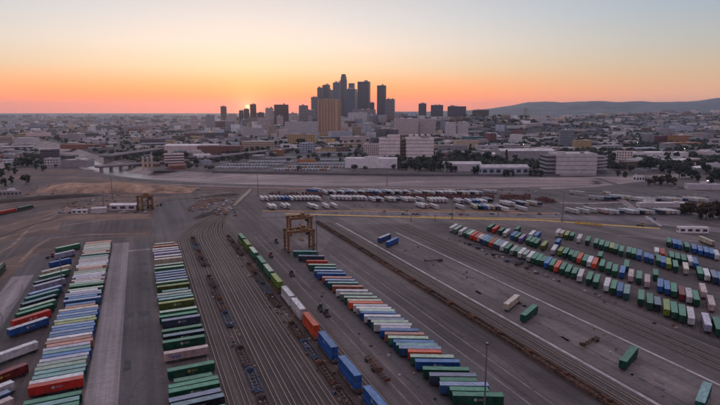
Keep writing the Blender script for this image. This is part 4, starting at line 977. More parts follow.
# downtown towers (about 3.4 km away)
T = dict(cat='skyscraper', name='office_tower')
def tower(label, px0, px1, ytop, wall, style='win', Y=3400, rot=-20, depth=.7, crown=None, bay=8, yb=118):
    t, Y, w_, d_, h = pb(label, px0, px1, ytop, yb, wall, 'dark', style, depth, rot, Y=Y, bay=bay, units=3, floors=max(3, int(ZAT(ytop, Y) / 7.5)), **T)
    if crown:
        for cw, cz in crown:
            hz = ZAT(cz, Y); obj('crown', MB().box(-w_ * cw / 2, w_ * cw / 2, -d_ * cw / 2, d_ * cw / 2, h + .5, hz), t, mats=bm_(wall)); 
    return t
tower('tallest dark tower with stepped crown in the middle of the skyline', 340.3, 347, 79.5, 'glass', crown=[(.86, 76.5), (.66, 74)], rot=-30)
tower('wide flat-topped dark tower right of the tallest one', 357.5, 370.5, 81.5, 'dark', rot=-12, Y=3550)
tower('narrow dark slab tower apart on the right of the cluster', 377, 386.5, 85.3, 'dark', rot=-14, Y=3300)
tower('blue glass tower just left of the tallest one', 332.8, 341.5, 82.3, 'blue glass', rot=-25, Y=3600)
tower('glass tower with pale rounded top right of the tallest', 346, 357.3, 89, 'blue glass', style='band', rot=-20, Y=3250, crown=[(.55, 83)])
tower('stepped dark tower behind the bronze ribbed building', 322.5, 330, 84.7, 'dark', rot=-20, Y=3700)
tower('lower block of the stepped dark tower on its left', 317.2, 323.5, 87.6, 'dark', rot=-20, Y=3650)
tower('grey tower at the left end of the downtown cluster', 311, 318, 97, 'grey', style='band', rot=-15, Y=3200)
tower('low grey tower at the right foot of the slab tower', 385.2, 395.3, 99, 'grey', style='band', rot=-15, Y=3100)
tower('small dark tower between the two flat-topped towers', 369.5, 374.5, 102.5, 'dark', Y=3500)
tower('tower partly hidden behind the blue glass one', 336.5, 341, 87, 'grey', Y=3900)
tower('dim tower half hidden left of the wide dark one', 353.5, 358, 92, 'dark', Y=3800)
tower('dark tower alone right of the downtown cluster', 418.6, 427, 103.5, 'dark', rot=-8, Y=3000, yb=117)
tower('dark wide tower second right of the downtown cluster', 431, 444.3, 105, 'glass', rot=-8, Y=2900, yb=117)
tower('broad dark block third right of the downtown cluster', 448, 467.3, 106.3, 'dark', rot=-8, Y=2800, depth=.5, yb=117)
tower('broad brown block fourth right of the downtown cluster', 473, 490, 110, 'brown', style='band', rot=-8, Y=2700, depth=.5, yb=120)
tower('small pale tower on the skyline before the hills', 524, 528, 108, 'pale grey', Y=3600, yb=118)
tower('square tower silhouetted left of the setting sun', 220, 226.3, 106.3, 'brown', rot=10, Y=3300, yb=122)
tower('flat-topped dark tower beside the setting sun', 249.3, 256.2, 104.2, 'brown', rot=12, Y=2900, yb=122)
tower('low dark block hiding the lower half of the sun', 243, 249.2, 108.9, 'brown', rot=12, Y=3000, yb=122)
tower('small dark block left of the setting sun', 238.5, 243.5, 110.3, 'brown', rot=12, Y=2900, yb=122)
tower('grey office tower between brown block and bronze tower', 298, 308, 105.3, 'grey', style='win', rot=10, Y=2500, yb=122, bay=6)
tower('small pale block left of the bronze tower', 290, 297, 113, 'pinkish', style='win', rot=10, Y=2400, yb=124, bay=6)
for q, (a, b, yt, wl_, Yq) in enumerate(((300, 312, 116.5, 'pale grey', 2650), (339.5, 348, 117.5, 'white', 2500), (366.8, 374, 114.5, 'pale grey', 2750), (394.5, 404, 112.8, 'pale grey', 2900), (404.5, 416, 114.6, 'pinkish', 2800), (226.5, 236, 114, 'pinkish', 2800), (257, 264, 112.5, 'brown', 2850), (276, 283, 116, 'pinkish', 2200), (307, 315, 110, 'grey', 2950), (327, 334, 90, 'grey', 3900), (348, 352, 93, 'blue-grey', 3850), (205, 214, 115, 'pale grey', 2900), (190, 197, 116, 'pinkish', 2800))):
    tower(f'mid-rise {wl_} block ' + ('just left of the bronze ribbed tower', 'just right of the bronze ribbed tower', 'at the foot of the wide flat-topped tower', 'right of the low tower beside the slab tower', 'between downtown and the lone dark tower', 'right of the square tower left of the sun', 'right of the flat-topped tower by the sun', 'in front of the tall brown block', 'behind the left edge of the bronze tower', 'peeking between the stepped and blue glass towers', 'peeking behind the rounded glass tower', 'left of the square tower before the sun', 'farthest left of the mid-rises before the sun')[q], a, b, yt, wl_, rot=-8 if a > 300 else 10, Y=Yq, yb=124, bay=5)
# nearer named buildings
t, Y, w_, d_, h = pb('bronze brown ribbed tower standing in front of the skyline', 318.4, 339.4, 100, 137, 'bronze shade', 'pale', 'rib', .75, -14, bay=5.2, units=1, name='ribbed_tower', cat='tower')
obj('crown', MB().box(-w_ * .51, w_ * .51, -d_ * .51, d_ * .51, h + .9, h + 4.5), t, mats=bm_('bronze'))
o = obj('pier', ribs(w_ + 1.2, d_ + 1.2, h + .5, 10.4, 0, .5, .4), t, mats=bm_('bronze')); o['kind'] = 'stuff'
for sx in (-1, 1):
    for sy in (-1, 1): obj('corner_pier', MB().box(sx * w_ / 2 - 3.2, sx * w_ / 2 + 3.2, sy * d_ / 2 - 3.2, sy * d_ / 2 + 3.2, 0, h + 1.2), t, mats=bm_('bronze'))
building('low tan podium wrapped round the foot of the bronze tower', *[XY(327, Y, 140), Y - 14], 86, 22, 15, R(-14), 'yellowish', 'pale', 'win', bay=5)
pb('long pale yellow station building with arched front left of bronze tower', 287, 316, 134.5, 146, 'yellowish', 'red', 'win', .4, -6, bay=6)
pb('dark brown tall block left of the white office slab', 273, 288.4, 104.5, 134, 'brown', 'dark', 'band', .6, 12, name='tower_block', units=1)
pb('small grey block left of the tall brown block', 264.8, 273.5, 108, 133, 'pinkish', 'grey', 'win', .6, 12, name='tower_block')
pb('broad white office slab with rows of windows left of bronze tower', 284, 318, 121.8, 137, 'white', 'pale', 'win', .35, 4, bay=5)
pb('pink low block under the setting sun', 256, 274, 118, 134, 'pinkish', 'grey', 'win', .6, 10)
pb('white slab building with plain front below the skyline', 347.8, 367.5, 112.5, 129, 'white', 'white', 'win', .5, -10, bay=5)
pb('grey office block with dark strips below the narrow slab tower', 373, 394, 115, 129, 'blue-grey', 'grey', 'band', .6, -10)
pb('dark long office block behind the white slab', 352, 376, 109.5, 127, 'grey', 'grey', 'win', .5, -10, Y=3000, bay=7)
pb('pinkish block with many windows right of the grey office block', 394, 420, 118.5, 128, 'pinkish', 'pale', 'win', .5, -8, Y=2040)
pb('pale low block behind the white twin-slab hospital', 420, 437, 119, 127, 'pinkish', 'pale', 'win', .5, -8, Y=2060)
# pink cell block with a recessed dark stair bay
t, Y, w_, d_, h = pb('large pinkish cell block with a dark louvred bay, left wing', 379, 400.8, 138.5, 160, 'rose', 'pale', 'slit', .9, -2, floors=6, bay=3.4, name='cell_block')
obj('rooftop_house', MB().box(-w_ * .1, w_ * .5, -d_ * .3, d_ * .3, h + .03, h + 7), t, mats=bm_('pinkish'))
t, Y, w_, d_, h = pb('large pinkish cell block beside the dark louvred bay, right wing', 406.3, 434.5, 138, 160.3, 'rose', 'pale', 'slit', .8, -2, floors=6, bay=3.4, name='cell_block')
for q in (-.32, -.1, .12, .34): obj('rooftop_house', MB().box(w_ * q - 3, w_ * q + 3, -d_ * .3, d_ * .3, h + .03, h + 6.5), t, mats=bm_('pinkish'))
pb('dark louvred stair bay between the two pinkish cell block wings', 400.7, 406.4, 139.3, 159.6, 'brown', 'grey', 'band', 1.5, 0, floors=6, name='stair_block')
pb('small stepped pinkish building left of the cell block', 363.5, 381, 144, 157.5, 'pinkish', 'pale', 'win', .7, -6)
pb('long plain white warehouse in front of the cell block', 345, 398, 158.5, 168.3, 'white', 'white', 'none', .3, -3, name='warehouse')
pb('white twin-slab block standing behind the cell block', 445.3, 457, 122.5, 138, 'white', 'white', 'win', .6, -12, bay=4, name='twin_slab')
pb('right half of the white twin-slab block', 458, 469.5, 122, 138, 'white', 'white', 'win', .6, -12, bay=4, name='twin_slab')
pb('teal flat building beside the white twin slabs', 463, 487, 136.5, 143, 'teal', 'blue', 'band', .4, -4)
pb('brown-grey long shed behind the trees', 437, 468, 145.5, 152, 'grey', 'grey', 'none', .4, 4)
pb('pale gabled shed among the trees on the river bank', 444, 482, 162, 171.5, 'pale grey', 'pale', 'none', .35, 3, rise=3.5, name='shed')
pb('long bluish-white gabled warehouse on the river bank', 481, 529.5, 165, 175, 'blue-grey', 'pale', 'win', .3, 2, rise=4, bay=9, floors=1, name='warehouse')
pb('blue-roofed hall behind the trees', 477, 498, 145.5, 152, 'pale grey', 'blue', 'none', .5, 0)
pb('long low grey hall left of the car park', 500, 556, 149, 161, 'grey', 'pale', 'none', .35, 3, rise=4, name='warehouse')
t, Y, w_, d_, h = pb('massive grey concrete car park at the river bank', 557, 597, 153.5, 175.5, 'pale grey', 'pale', 'none', .7, 0, floors=5, bay=5, name='car_park', cat='car park')
o = obj('ledge', bands(w_ * 1.01, d_ * 1.01, h, 5, part=.12), t, mats=bm_('grey')); o['kind'] = 'stuff'
pb('open-decked dark banded wing at the left of the car park', 546.5, 557, 155, 175, 'grey', 'grey', 'band', 2.0, 0, floors=5, name='car_park_wing', cat='car park')
x, y = G(601.5, 173); t = thing('spiral_ramp', 'round spiral ramp at the right end of the grey car park', 'ramp', (x, y + 14, 0)); foot.append((x, y + 14, 14))
for k_ in range(5):
    rp = MB(); n = 28; r0, r1 = 9, 13
    for i in range(n):
        a, b = 2 * math.pi * i / n, 2 * math.pi * (i + 1) / n; z = 1 + k_ * 5 + 5 * i / n; zb = 1 + k_ * 5 + 5 * (i + 1) / n
        rp.quad([(r1 * math.cos(a), r1 * math.sin(a), z), (r1 * math.cos(b), r1 * math.sin(b), zb), (r1 * math.cos(b), r1 * math.sin(b), zb + 1.8), (r1 * math.cos(a), r1 * math.sin(a), z + 1.8)])
        rp.quad([(r0 * math.cos(a), r0 * math.sin(a), z), (r1 * math.cos(a), r1 * math.sin(a), z), (r1 * math.cos(b), r1 * math.sin(b), zb), (r0 * math.cos(b), r0 * math.sin(b), zb)])
    obj('ramp_turn', rp, t, mats=bm_('pale grey'))
pl = MB(); pl.bar((0, 0, 0), (0, 0, 26), 8, 20); obj('core', pl, t, mats=bm_('grey'))
pb('blue-grey glass office block behind the car park', 561, 575.5, 130, 149, 'blue-grey', 'pale', 'band', .7, -10)
pb('yellow building attached right of the blue-grey glass block', 575.5, 592, 140.5, 150.5, 'yellowish', 'pale', 'win', .6, -4)
pb('bright white long store with lights right of the car park', 620, 690, 152.5, 158, 'white', 'white', 'none', .25, 2)
pb('brown brick building behind the right side trees', 624, 648, 161.5, 169, 'brown', 'grey', 'win', .5, 6)
pb('yellow-orange building at the right below the hills', 671, 689, 135.5, 143.5, 'orange', 'pale', 'win', .4, 2)
pb('maroon building left of the yellow-orange one', 655, 670.5, 136, 143, 'maroon', 'grey', 'win', .5, 2)
pb('pale orange low annex in front of the yellow-orange building', 668, 703, 142.5, 146, 'orange', 'pale', 'none', .3, 2)
pb('blue-white box building below the right hill', 675, 693, 126, 133, 'blue-grey', 'white', 'none', .6, 0)
pb('little white block beside the road on the right', 635.5, 645.5, 176, 181.5, 'white', 'white', 'win', .6, 10)
pb('pale long shed at the right edge behind the roads', 690, 724, 184.5, 190, 'pale grey', 'pale', 'none', .25, -6)
pb('long white canopy building behind the cross road', 640, 692, 203, 207.5, 'pale grey', 'white', 'none', .16, 1, name='canopy')
pb('white modular office with dark doors beside the right yard', 681, 709.5, 227.5, 233.5, 'white', 'white', 'win', .2, -6, bay=5, floors=1, units=0, name='site_office')
pb('orange-roofed shed at the right edge by the brown trees', 704, 726, 204.5, 208.5, 'orange', 'red', 'none', .4, -4)
pb('small white shed on the dirt left of the paved lot', 109, 135, 204, 210.5, 'pale grey', 'white', 'win', .35, 4, rise=1.2, floors=1, bay=7, name='shed')
pb('low white trailer office on the dirt', 71, 86.5, 209.8, 214, 'white', 'white', 'win', .25, 5, floors=1, units=0, name='site_office')
pb('pale open shed roof on the dirt beside the light mast', 89, 104, 207.8, 213.5, 'pale grey', 'pale', 'none', .6, 20, rise=1.0, name='shed')
pb('grey shed on the far left behind the dirt', -6, 17, 191, 196.5, 'grey', 'pale', 'win', .3, 5, floors=1, name='shed')
pb('cluster of white sheds left of the river bend', 43, 57, 158.5, 167, 'pale grey', 'grey', 'win', .6, 10, name='shed')
pb('long grey warehouse left of the river bend', 60, 88, 160, 167.5, 'grey', 'pale', 'none', .5, -6, name='warehouse')
pb('long white-roofed warehouse at the left edge', -12, 33, 137.8, 143, 'pale grey', 'white', 'none', .25, -2, name='warehouse')
pb('long red-brown warehouse behind the river bridges', 60, 98, 144.5, 149, 'red-brown', 'red', 'none', .4, 0, name='warehouse')
pb('red-roofed hall at the left edge', -10, 14, 155.5, 160.5, 'red-brown', 'red', 'none', .5, -4, name='warehouse')
pb('large pale-roofed depot with low-pitched roof behind the bridges', 163, 217, 144.5, 153, 'pinkish', 'white', 'none', .35, 4, rise=3, name='depot')
pb('broad low hall right of the pale-roofed depot', 196, 240, 146, 154, 'red-brown', 'grey', 'win', .4, 4, name='depot')
pb('small bluish shed on the river road', 197, 210, 160.5, 165, 'blue-grey', 'blue', 'none', .5, 2, name='shed')
pb('tan terminal with bright white roof edge left of bronze tower', 241, 273, 141.5, 149.5, 'tan', 'white', 'win', .4, 3)
pb('small orange building right of the tan terminal', 272, 283.5, 150, 156, 'orange', 'red', 'win', .5, 0)
pb('low tan-orange building in the bus yard', 297, 315, 159.5, 163.8, 'orange', 'red', 'none', .4, 0)
pb('small pale church-like tower below the white slab', 349, 352.5, 128.5, 137, 'pinkish', 'pale', 'none', .9, 0)
pb('white row of low offices right of the bronze tower', 340, 366, 136.5, 142.5, 'pinkish', 'pale', 'win', .3, -3)
# ------------------------------------------------------------------ bridges over the river
def bridge(p0, p1, zd, wid, label, piers, rails=True):
    a, b = G(*p0, zd), G(*p1, zd); L = math.dist(a, b); an = math.atan2(b[1] - a[1], b[0] - a[0])
    t = thing('road_bridge', label, 'bridge', (a[0], a[1], 0), an, 'bridges over the river')
    obj('deck', MB().box(0, L, -wid / 2, wid / 2, zd - 2.6, zd - .2), t, mats=bm_('dark'))
    obj('roadway', MB().box(0, L, -wid / 2 + .5, wid / 2 - .5, zd - .19, zd - .1), t, mats=GREYPAV)
    for s_ in (-1, 1): obj('parapet', MB().box(0, L, s_ * wid / 2 - .25, s_ * wid / 2 + .25, zd - .21, zd + 1.1), t, mats=bm_('pale grey'))
    for i in range(piers):
        x = L * (i + .5) / piers; m = MB(); m.box(x - 1.1, x + 1.1, -wid / 2 + 1, wid / 2 - 1, -DEP - .5, zd - 2.6); obj('pier', m, t, mats=bm_('grey'))
    return t
bridge((-30, 147.5), (74, 155.5), 6, 20, 'long low viaduct running in from the left edge behind the sheds', 18)
bridge((104, 155.8), (162, 148), 10, 22, 'farther river bridge with dark underside left of the depot', 8)
bridge((96, 166.3), (202, 159), 4, 14, 'nearer river bridge crossing just behind the bright water', 12)
bridge((200, 158), (290, 148), 9, 14, 'dark elevated line curving toward the tan terminal', 16)
for i, px in enumerate((143.5, 148, 152)):
    x, y = G(px, 168); t = thing('bridge_pylon', f'pale bridge pylon at the nearer river bridge, {ordinal(i + 1)} from left', 'pylon', (x, y, 0), 0, 'bridge pylons')
    obj('shaft', MB().box(-1.4, 1.4, -1.4, 1.4, -8, 17), t, mats=bm_('tan')); obj('cap', MB().box(-2, 2, -2, 2, 17, 18.6), t, mats=bm_('pale grey'))
wl = MB()
# slanted white ramp by the cross road
a, b = G(646, 219), G(661, 226.5); L = math.dist(a, b); t = thing('loading_ramp', 'slanted white loading ramp on the cross road', 'ramp', (*a, 0), math.atan2(b[1] - a[1], b[0] - a[0]))
r_ = MB(); r_.v = [(0, -1.3, .05), (L, -1.3, .05), (L, 1.3, .05), (0, 1.3, .05), (0, -1.3, 2.6), (L, -1.3, .3), (L, 1.3, .3), (0, 1.3, 2.6)]; r_.f = [(4, 5, 6, 7), (0, 1, 5, 4), (1, 2, 6, 5), (2, 3, 7, 6), (3, 0, 4, 7)]; r_.m = [0] * 5
obj('deck', r_, t, mats=WHITEP)
for s_ in (-1.2, 1.2): m = MB(); m.bar((0, s_, 3.4), (L, s_, 1.1), .07, 5); [m.bar((L * q, s_, 2.6 - 2.3 * q), (L * q, s_, 3.4 - 2.3 * q), .05, 4) for q in (0, .33, .66, 1)]; obj('handrail', m, t, mats=GALV)
# yellow guard fence behind the third right row
a, b = G(575, 224), G(602, 227); L = math.dist(a, b); t = thing('guard_fence', 'yellow guard fence beside the cross road', 'fence', (*a, 0), math.atan2(b[1] - a[1], b[0] - a[0]))
for zz in (.5, 1.2, 1.9): obj('rail', MB().box(0, L, -.12, .12, zz, zz + .45), t, mats=YELLOWP)
for q in np.linspace(.2, L - .2, 14): obj('post', MB().box(q - .12, q + .12, .13, .36, 0, 2.4), t, mats=YELLOWP)
# ------------------------------------------------------------------ bus yard below the bronze tower
def m_bus():
    mb = MB(); mb.box(-6, 6, -1.27, 1.27, .4, 3.0); mb.box(-6.02, 6.02, -1.2, 1.2, .6, 1.2); return mb.mesh('body')
def m_busroof():
    mb = MB(); mb.box(-5.9, 5.9, -1.2, 1.2, 3.0, 3.12); mb.box(-3, 0, -.8, .8, 3.12, 3.4); mb.box(2.4, 4.4, -.8, .8, 3.12, 3.35); return mb.mesh('roof')
def m_busglass():
    mb = MB()
    for s_ in (-1, 1):
        for x in np.linspace(-5.2, 4.6, 8): mb.box(x - .5, x + .5, s_ * 1.28 - .02, s_ * 1.28 + .02, 1.7, 2.6)
    mb.box(6.0, 6.03, -1.1, 1.1, 1.4, 2.7); return mb.mesh('glazing')
def m_buswheel():
    mb = MB()
    for x in (-3.6, 3.8):
        for s_ in (-1, 1): mb.bar((x, s_ * 1.0, .48), (x, s_ * 1.3, .48), .48, 8)
    return mb.mesh('wheel_set')
BUSC = {'white': (.58, .57, .58), 'orange': (.50, .17, .04), 'silver': (.40, .42, .47)}
for r_i, (px0, px1, py, nm) in enumerate(((276, 332, 170.3, 'front row'), (218, 270, 168.5, 'second row'), (290, 346, 167.6, 'third row'), (228, 284, 165.6, 'fourth row'), (300, 346, 164.6, 'fifth row'), (250, 294, 162.6, 'sixth row'), (310, 350, 160.8, 'seventh row'), (262, 306, 158.8, 'eighth row'), (312, 352, 156.4, 'ninth row'), (318, 354, 153.4, 'back row'))):
    px = px0; k_ = 0
    while px < px1 and k_ < 18:
        k_ += 1; x, y = G(px, py); c = random.choice(('white', 'silver', 'silver', 'orange' if r_i in (0, 2) else 'silver', 'white')); t = thing('city_bus', f'{c} bus, {ordinal(k_)} from left in {nm} of the bus yard', 'bus', (x, y, .02), R(75), 'buses in the bus yard')
        obj('body', mesh_with('bus_body', m_bus, mat('bus_' + c, BUSC[c], .4)), t); obj('roof', mesh_with('bus_roof', m_busroof, mat('bus_roof', (.50, .54, .62), .45, objrand=.2)), t)
        g = obj('glazing', mesh_with('bus_glazing', m_busglass, GLASS), t); obj('wheel_set', mesh_with('bus_wheels', m_buswheel, RUBBER), t)
        px += (px1 - px0) / 18
wsheet('bus_yard_paving', [G(*p) for p in [(215, 171), (360, 171.3), (356, 150), (290, 151.5), (225, 158)]], GREYPAV, .04)
for bx, by in [G(*p) for p in ((225, 166), (255, 164), (280, 160), (300, 165), (325, 160), (340, 155), (240, 168), (265, 168), (320, 168), (345, 165), (300, 156), (330, 168))]: foot.append((bx, by, 45))
# ------------------------------------------------------------------ city fabric: lots on a street grid
def blocked(x, y, r):
    bx_, by_ = PIX(x, y)
    if r > 6 and 330 < bx_ < 620 and by_ > 157: return True
    if x < 440:
        if y < interp_smooth(x, RF) + 14 + r and not (x < -330 and y < interp_smooth(x, RN) - r - 8 and y > 900): return True
    elif y < 830 + r - (x - 440) * .25: return True
    return any((x - a) ** 2 + (y - b) ** 2 < (r * .8 + c) ** 2 for a, b, c in foot)
lots = []
ga = R(24); gc, gs = math.cos(ga), math.sin(ga)
pal = ['white'] * 3 + ['pale grey'] * 6 + ['grey'] * 5 + ['tan'] * 4 + ['pinkish'] * 5 + ['brown'] * 2 + ['red-brown'] * 2 + ['dark'] * 2 + ['blue-grey'] * 3 + ['yellowish']
rpal = ['pale'] * 4 + ['grey'] * 5 + ['dark'] * 2 + ['white'] * 3 + ['blue'] * 2 + ['red']
for (cell, y0, y1) in ((34, 760, 1700), (40, 1700, 4200), (64, 4200, 9500)):
    S = int(y1 * 1.2 / cell)
    for i in range(-S, S):
        for j in range(-S, S * 2):
            if i % 5 == 0 or j % 6 == 0: continue              # streets
            lx, ly = (i + .5) * cell, (j + .5) * cell; x, y = lx * gc - ly * gs, lx * gs + ly * gc
            if not (y0 <= y < y1) or abs(x) > y * .72 + 60: continue
            if random.random() < .16: continue
            w_ = cell * random.uniform(.45, .98); d_ = cell * random.uniform(.4, .9)
            if random.random() < .2 and i % 5 != 4: w_ = cell * 1.9
            h = random.choice((4, 4.5, 5, 6, 6, 7, 8, 9, 11)); q = random.random()
            if q < .05: h = random.uniform(13, 24)
            if 1900 < y < 4300 and -.27 < x / y < .1 and q < .42: h = random.uniform(16, 40 + (y - 1900) * .022)
            elif y > 1500 and q > .93: h = random.uniform(12, 30)
            if y > 4200: h *= random.uniform(.8, 1.6)
            r = max(w_, d_) / 2
            if y < 2300:
                if blocked(x, y, r): continue
            lots.append((x, y, w_, d_, h, random.choice(pal), random.choice(rpal)))
def pxsize(l): return (l[2] * (l[4] + .25 * l[3])) / (l[1] ** 2)
lots.sort(key=pxsize, reverse=True)
inview = [l for l in lots if -20 < PIX(l[0], l[1])[0] < 740]
single, mass = inview[:235], inview[235:] + [l for l in lots if not -20 < PIX(l[0], l[1])[0] < 740]
def zone(px):
    for lim, nm in ((110, 'behind the river bridges'), (215, 'left of the setting sun'), (300, 'below the setting sun'), (380, 'below the downtown towers'), (470, 'behind the cell block'), (556, 'left of the grey car park'), (640, 'behind the grey car park')):
        if px < lim: return nm
    return 'at right below the hills'
cnt = {}
for l in sorted(single, key=lambda l: l[1]):
    x, y, w_, d_, h, wc, rc = l; zn = zone(PIX(x, y)[0]); kd = 'low' if h < 8 else 'mid-height' if h < 13 else 'tall'
    cnt[(zn, kd, wc)] = cnt.get((zn, kd, wc), 0) + 1; k_ = cnt[(zn, kd, wc)]
    st = random.choice(('win', 'win', 'none', 'band')); rs = random.choice((0, 0, 0, 2.5)) if h < 9 else 0
    building(f'{kd} {wc} building, {("nearest" if k_ == 1 else ordinal(k_) + " nearest")} such {zn}', x, y, w_, d_, h, ga + random.choice((0, 0, math.pi / 2)) * 0, wc, rc, st if not rs else 'none', bay=5.5, group='city buildings beyond the river', z=gz(x, y), units=random.choice((0, 1, 2)), rise=rs)
def mass_mesh(name, items, label):
    n = len(items); a = np.array([l[:5] for l in items]); x, y, w_, d_, h = a.T
    z0 = np.array([gz(px, py) - 3 if gz(px, py) > 0 else 0 for px, py in zip(x, y)])
    jit = rng.uniform(-.06, .06, n); c, s_ = np.cos(ga + jit), np.sin(ga + jit)
    V = np.zeros((n, 8, 3)); 
    for k_, (sx, sy, sz) in enumerate(((-1, -1, 0), (1, -1, 0), (1, 1, 0), (-1, 1, 0), (-1, -1, 1), (1, -1, 1), (1, 1, 1), (-1, 1, 1))):
        lx, ly = sx * w_ / 2, sy * d_ / 2; V[:, k_, 0] = x + lx * c - ly * s_; V[:, k_, 1] = y + lx * s_ + ly * c; V[:, k_, 2] = z0 + sz * (h + (z0 > 0) * 3)
    fc = np.array([(4, 5, 6, 7), (0, 1, 5, 4), (1, 2, 6, 5), (2, 3, 7, 6), (3, 0, 4, 7)])
    Fv = (np.arange(n)[:, None, None] * 8 + fc[None]).reshape(-1, 4)
    me = bpy.data.meshes.new(name); me.vertices.add(n * 8); me.vertices.foreach_set('co', V.reshape(-1))
    me.loops.add(n * 20); me.loops.foreach_set('vertex_index', Fv.reshape(-1).astype(np.int32)); me.polygons.add(n * 5)
    me.polygons.foreach_set('loop_start', np.arange(0, n * 20, 4, dtype=np.int32)); me.polygons.foreach_set('loop_total', np.full(n * 5, 4, np.int32)); me.update()
    col = np.ones((n, 5, 4)); 
    wcs = np.array([WALLC[l[5]] for l in items]) * rng.uniform(.45, 1.0, (n, 1)); rcs = np.array([ROOFC[l[6]] for l in items]) * rng.uniform(.4, 1.0, (n, 1))
    col[:, 0, :3] = rcs; col[:, 1:, :3] = wcs[:, None]
    at = me.color_attributes.new('tint', 'FLOAT_COLOR', 'CORNER'); at.data.foreach_set('color', np.repeat(col.reshape(-1, 4), 4, axis=0).reshape(-1))
    m = bpy.data.materials.new('city_mass'); m.use_nodes = True; nn = m.node_tree.nodes; va = nn.new('ShaderNodeVertexColor'); va.layer_name = 'tint'
    b = nn['Principled BSDF']; b.inputs['Roughness'].default_value = .75
    tx = nn.new('ShaderNodeTexCoord'); nz_ = nn.new('ShaderNodeTexNoise'); nz_.inputs['Scale'].default_value = .12; nz_.inputs['Detail'].default_value = 5; m.node_tree.links.new(tx.outputs['Object'], nz_.inputs['Vector'])
    mrr = nn.new('ShaderNodeMapRange'); mrr.inputs[3].default_value = .55; mrr.inputs[4].default_value = 1.4; m.node_tree.links.new(nz_.outputs['Fac'], mrr.inputs[0])
    hv = nn.new('ShaderNodeHueSaturation'); m.node_tree.links.new(va.outputs['Color'], hv.inputs['Color']); m.node_tree.links.new(mrr.outputs[0], hv.inputs['Value']); m.node_tree.links.new(hv.outputs[0], b.inputs['Base Color'])
    o = obj(name, me, mats=m); o['kind'] = 'stuff'; o['label'] = label; o['category'] = 'buildings'; return o
mass_mesh('distant_city_sprawl', mass, 'mass of small distant city buildings reaching to the horizon')
# ------------------------------------------------------------------ trees
LEAF = mat('leaves', (.045, .06, .035), .8, var=.35, scale=.5, objrand=.3)
LEAFD = mat('dark_leaves', (.028, .04, .027), .8, var=.3, scale=.5, objrand=.25)
LEAFA = mat('autumn_leaves', (.065, .045, .03), .85, var=.3, scale=.5, objrand=.25)
BARK = mat('bark', (.07, .05, .04), .9)
def crown_mesh(name, n, hgt, rad, base, size, seed, cone=False):
    r_ = random.Random(seed); mb = MB(); clumps = []
    for _ in range(13):
        a = r_.uniform(0, 6.28); q = r_.random() ** .5; z = r_.random()
        rr = rad * (1 - z) * .8 if cone else rad * (.35 + .75 * math.sin(math.pi * (.12 + .78 * z))) * .72
        clumps.append((math.cos(a) * q * rr, math.sin(a) * q * rr, base + (hgt - base) * (.08 + .84 * z), rad * r_.uniform(.25, .45) * (1 - .6 * z if cone else 1)))
    for _ in range(n):
        cx_, cy_, cz_, cr = r_.choice(clumps); v = Vector((r_.gauss(0, 1), r_.gauss(0, 1), r_.gauss(0, 1))).normalized() * cr * r_.uniform(.6, 1.08)
        p = Vector((cx_, cy_, cz_)) + Vector((v.x, v.y, v.z * .8)); nn_ = (v.normalized() + Vector((r_.uniform(-.7, .7), r_.uniform(-.7, .7), r_.uniform(-.4, .9)))).normalized()
        e1 = nn_.cross(Vector((.3, .5, .8))).normalized() * size * r_.uniform(.6, 1.3); e2 = nn_.cross(e1).normalized() * size * r_.uniform(.5, 1.0)
        mb.quad([tuple(p - e1), tuple(p - e2 * .8), tuple(p + e1), tuple(p + e2)])
    return mb.mesh(name)
def trunk_mesh(hgt, rad, seed):
    r_ = random.Random(seed); mb = MB(); mb.bar((0, 0, -.3), (0, 0, hgt * .5), hgt * .032, 7, hgt * .018)
    for _ in range(5):
        a = r_.uniform(0, 6.28); z = hgt * r_.uniform(.28, .48); mb.bar((0, 0, z), (math.cos(a) * rad * .6, math.sin(a) * rad * .6, z + hgt * r_.uniform(.2, .35)), hgt * .014, 5, hgt * .006)
    return mb.mesh('trunk')
CR = [(crown_mesh('crown', 620, 11, 4.6, 1.4, .8, 1), trunk_mesh(11, 4.6, 1)), (crown_mesh('crown', 620, 12, 5.2, 1.2, .85, 2), trunk_mesh(12, 5.2, 2)), (crown_mesh('crown', 520, 9, 4.2, 1.0, .8, 3), trunk_mesh(9, 4.2, 3)), (crown_mesh('crown', 480, 15, 3.2, 2.0, .7, 4, True), trunk_mesh(15, 3.0, 4))]
tcount = {}
def tree(px, py, s_, place, kind=None, leaf=LEAFD, xy=None):
    k_ = random.randrange(3) if kind is None else kind; x, y = xy or G(px, py)
    wd = {LEAF: 'green', LEAFD: 'dark', LEAFA: 'rust-brown'}[leaf]; key = (wd, k_ == 3, place); tcount[key] = tcount.get(key, 0) + 1
    shp = 'pointed tall' if k_ == 3 else 'bushy'
    t = thing('tree', f'{wd} {shp} tree, {ordinal(tcount[key])} from left {place}', 'tree', (x, y, gz(x, y)), random.uniform(0, 6.28), 'trees in the city'); t.scale = (s_, s_, s_ * random.uniform(.9, 1.12))
    obj('crown', mesh_with(('crown', k_), CR[k_][0], leaf), t); obj('trunk', mesh_with(('trunk', k_), CR[k_][1], BARK), t)
def trees(place, lst, leaf=LEAFD):
    for e in sorted(lst): tree(e[0], e[1], e[2], place, e[3] if len(e) > 3 else None, leaf)
trees('on the river bank by the cell block', [(402, 168.5, 1.0), (407, 170, 1.1), (411, 168, 1.5), (415, 171, 1.2), (419, 170.5, 1.1), (423, 164, 1.7), (427, 170, 1.0), (431, 171, 1.3), (436, 166, 1.8), (434, 171, 1.2), (440, 170.5, 1.1), (447, 171.5, 1.5), (451, 172, 1.1), (455, 171.5, .9), (444, 171, 1.0)])
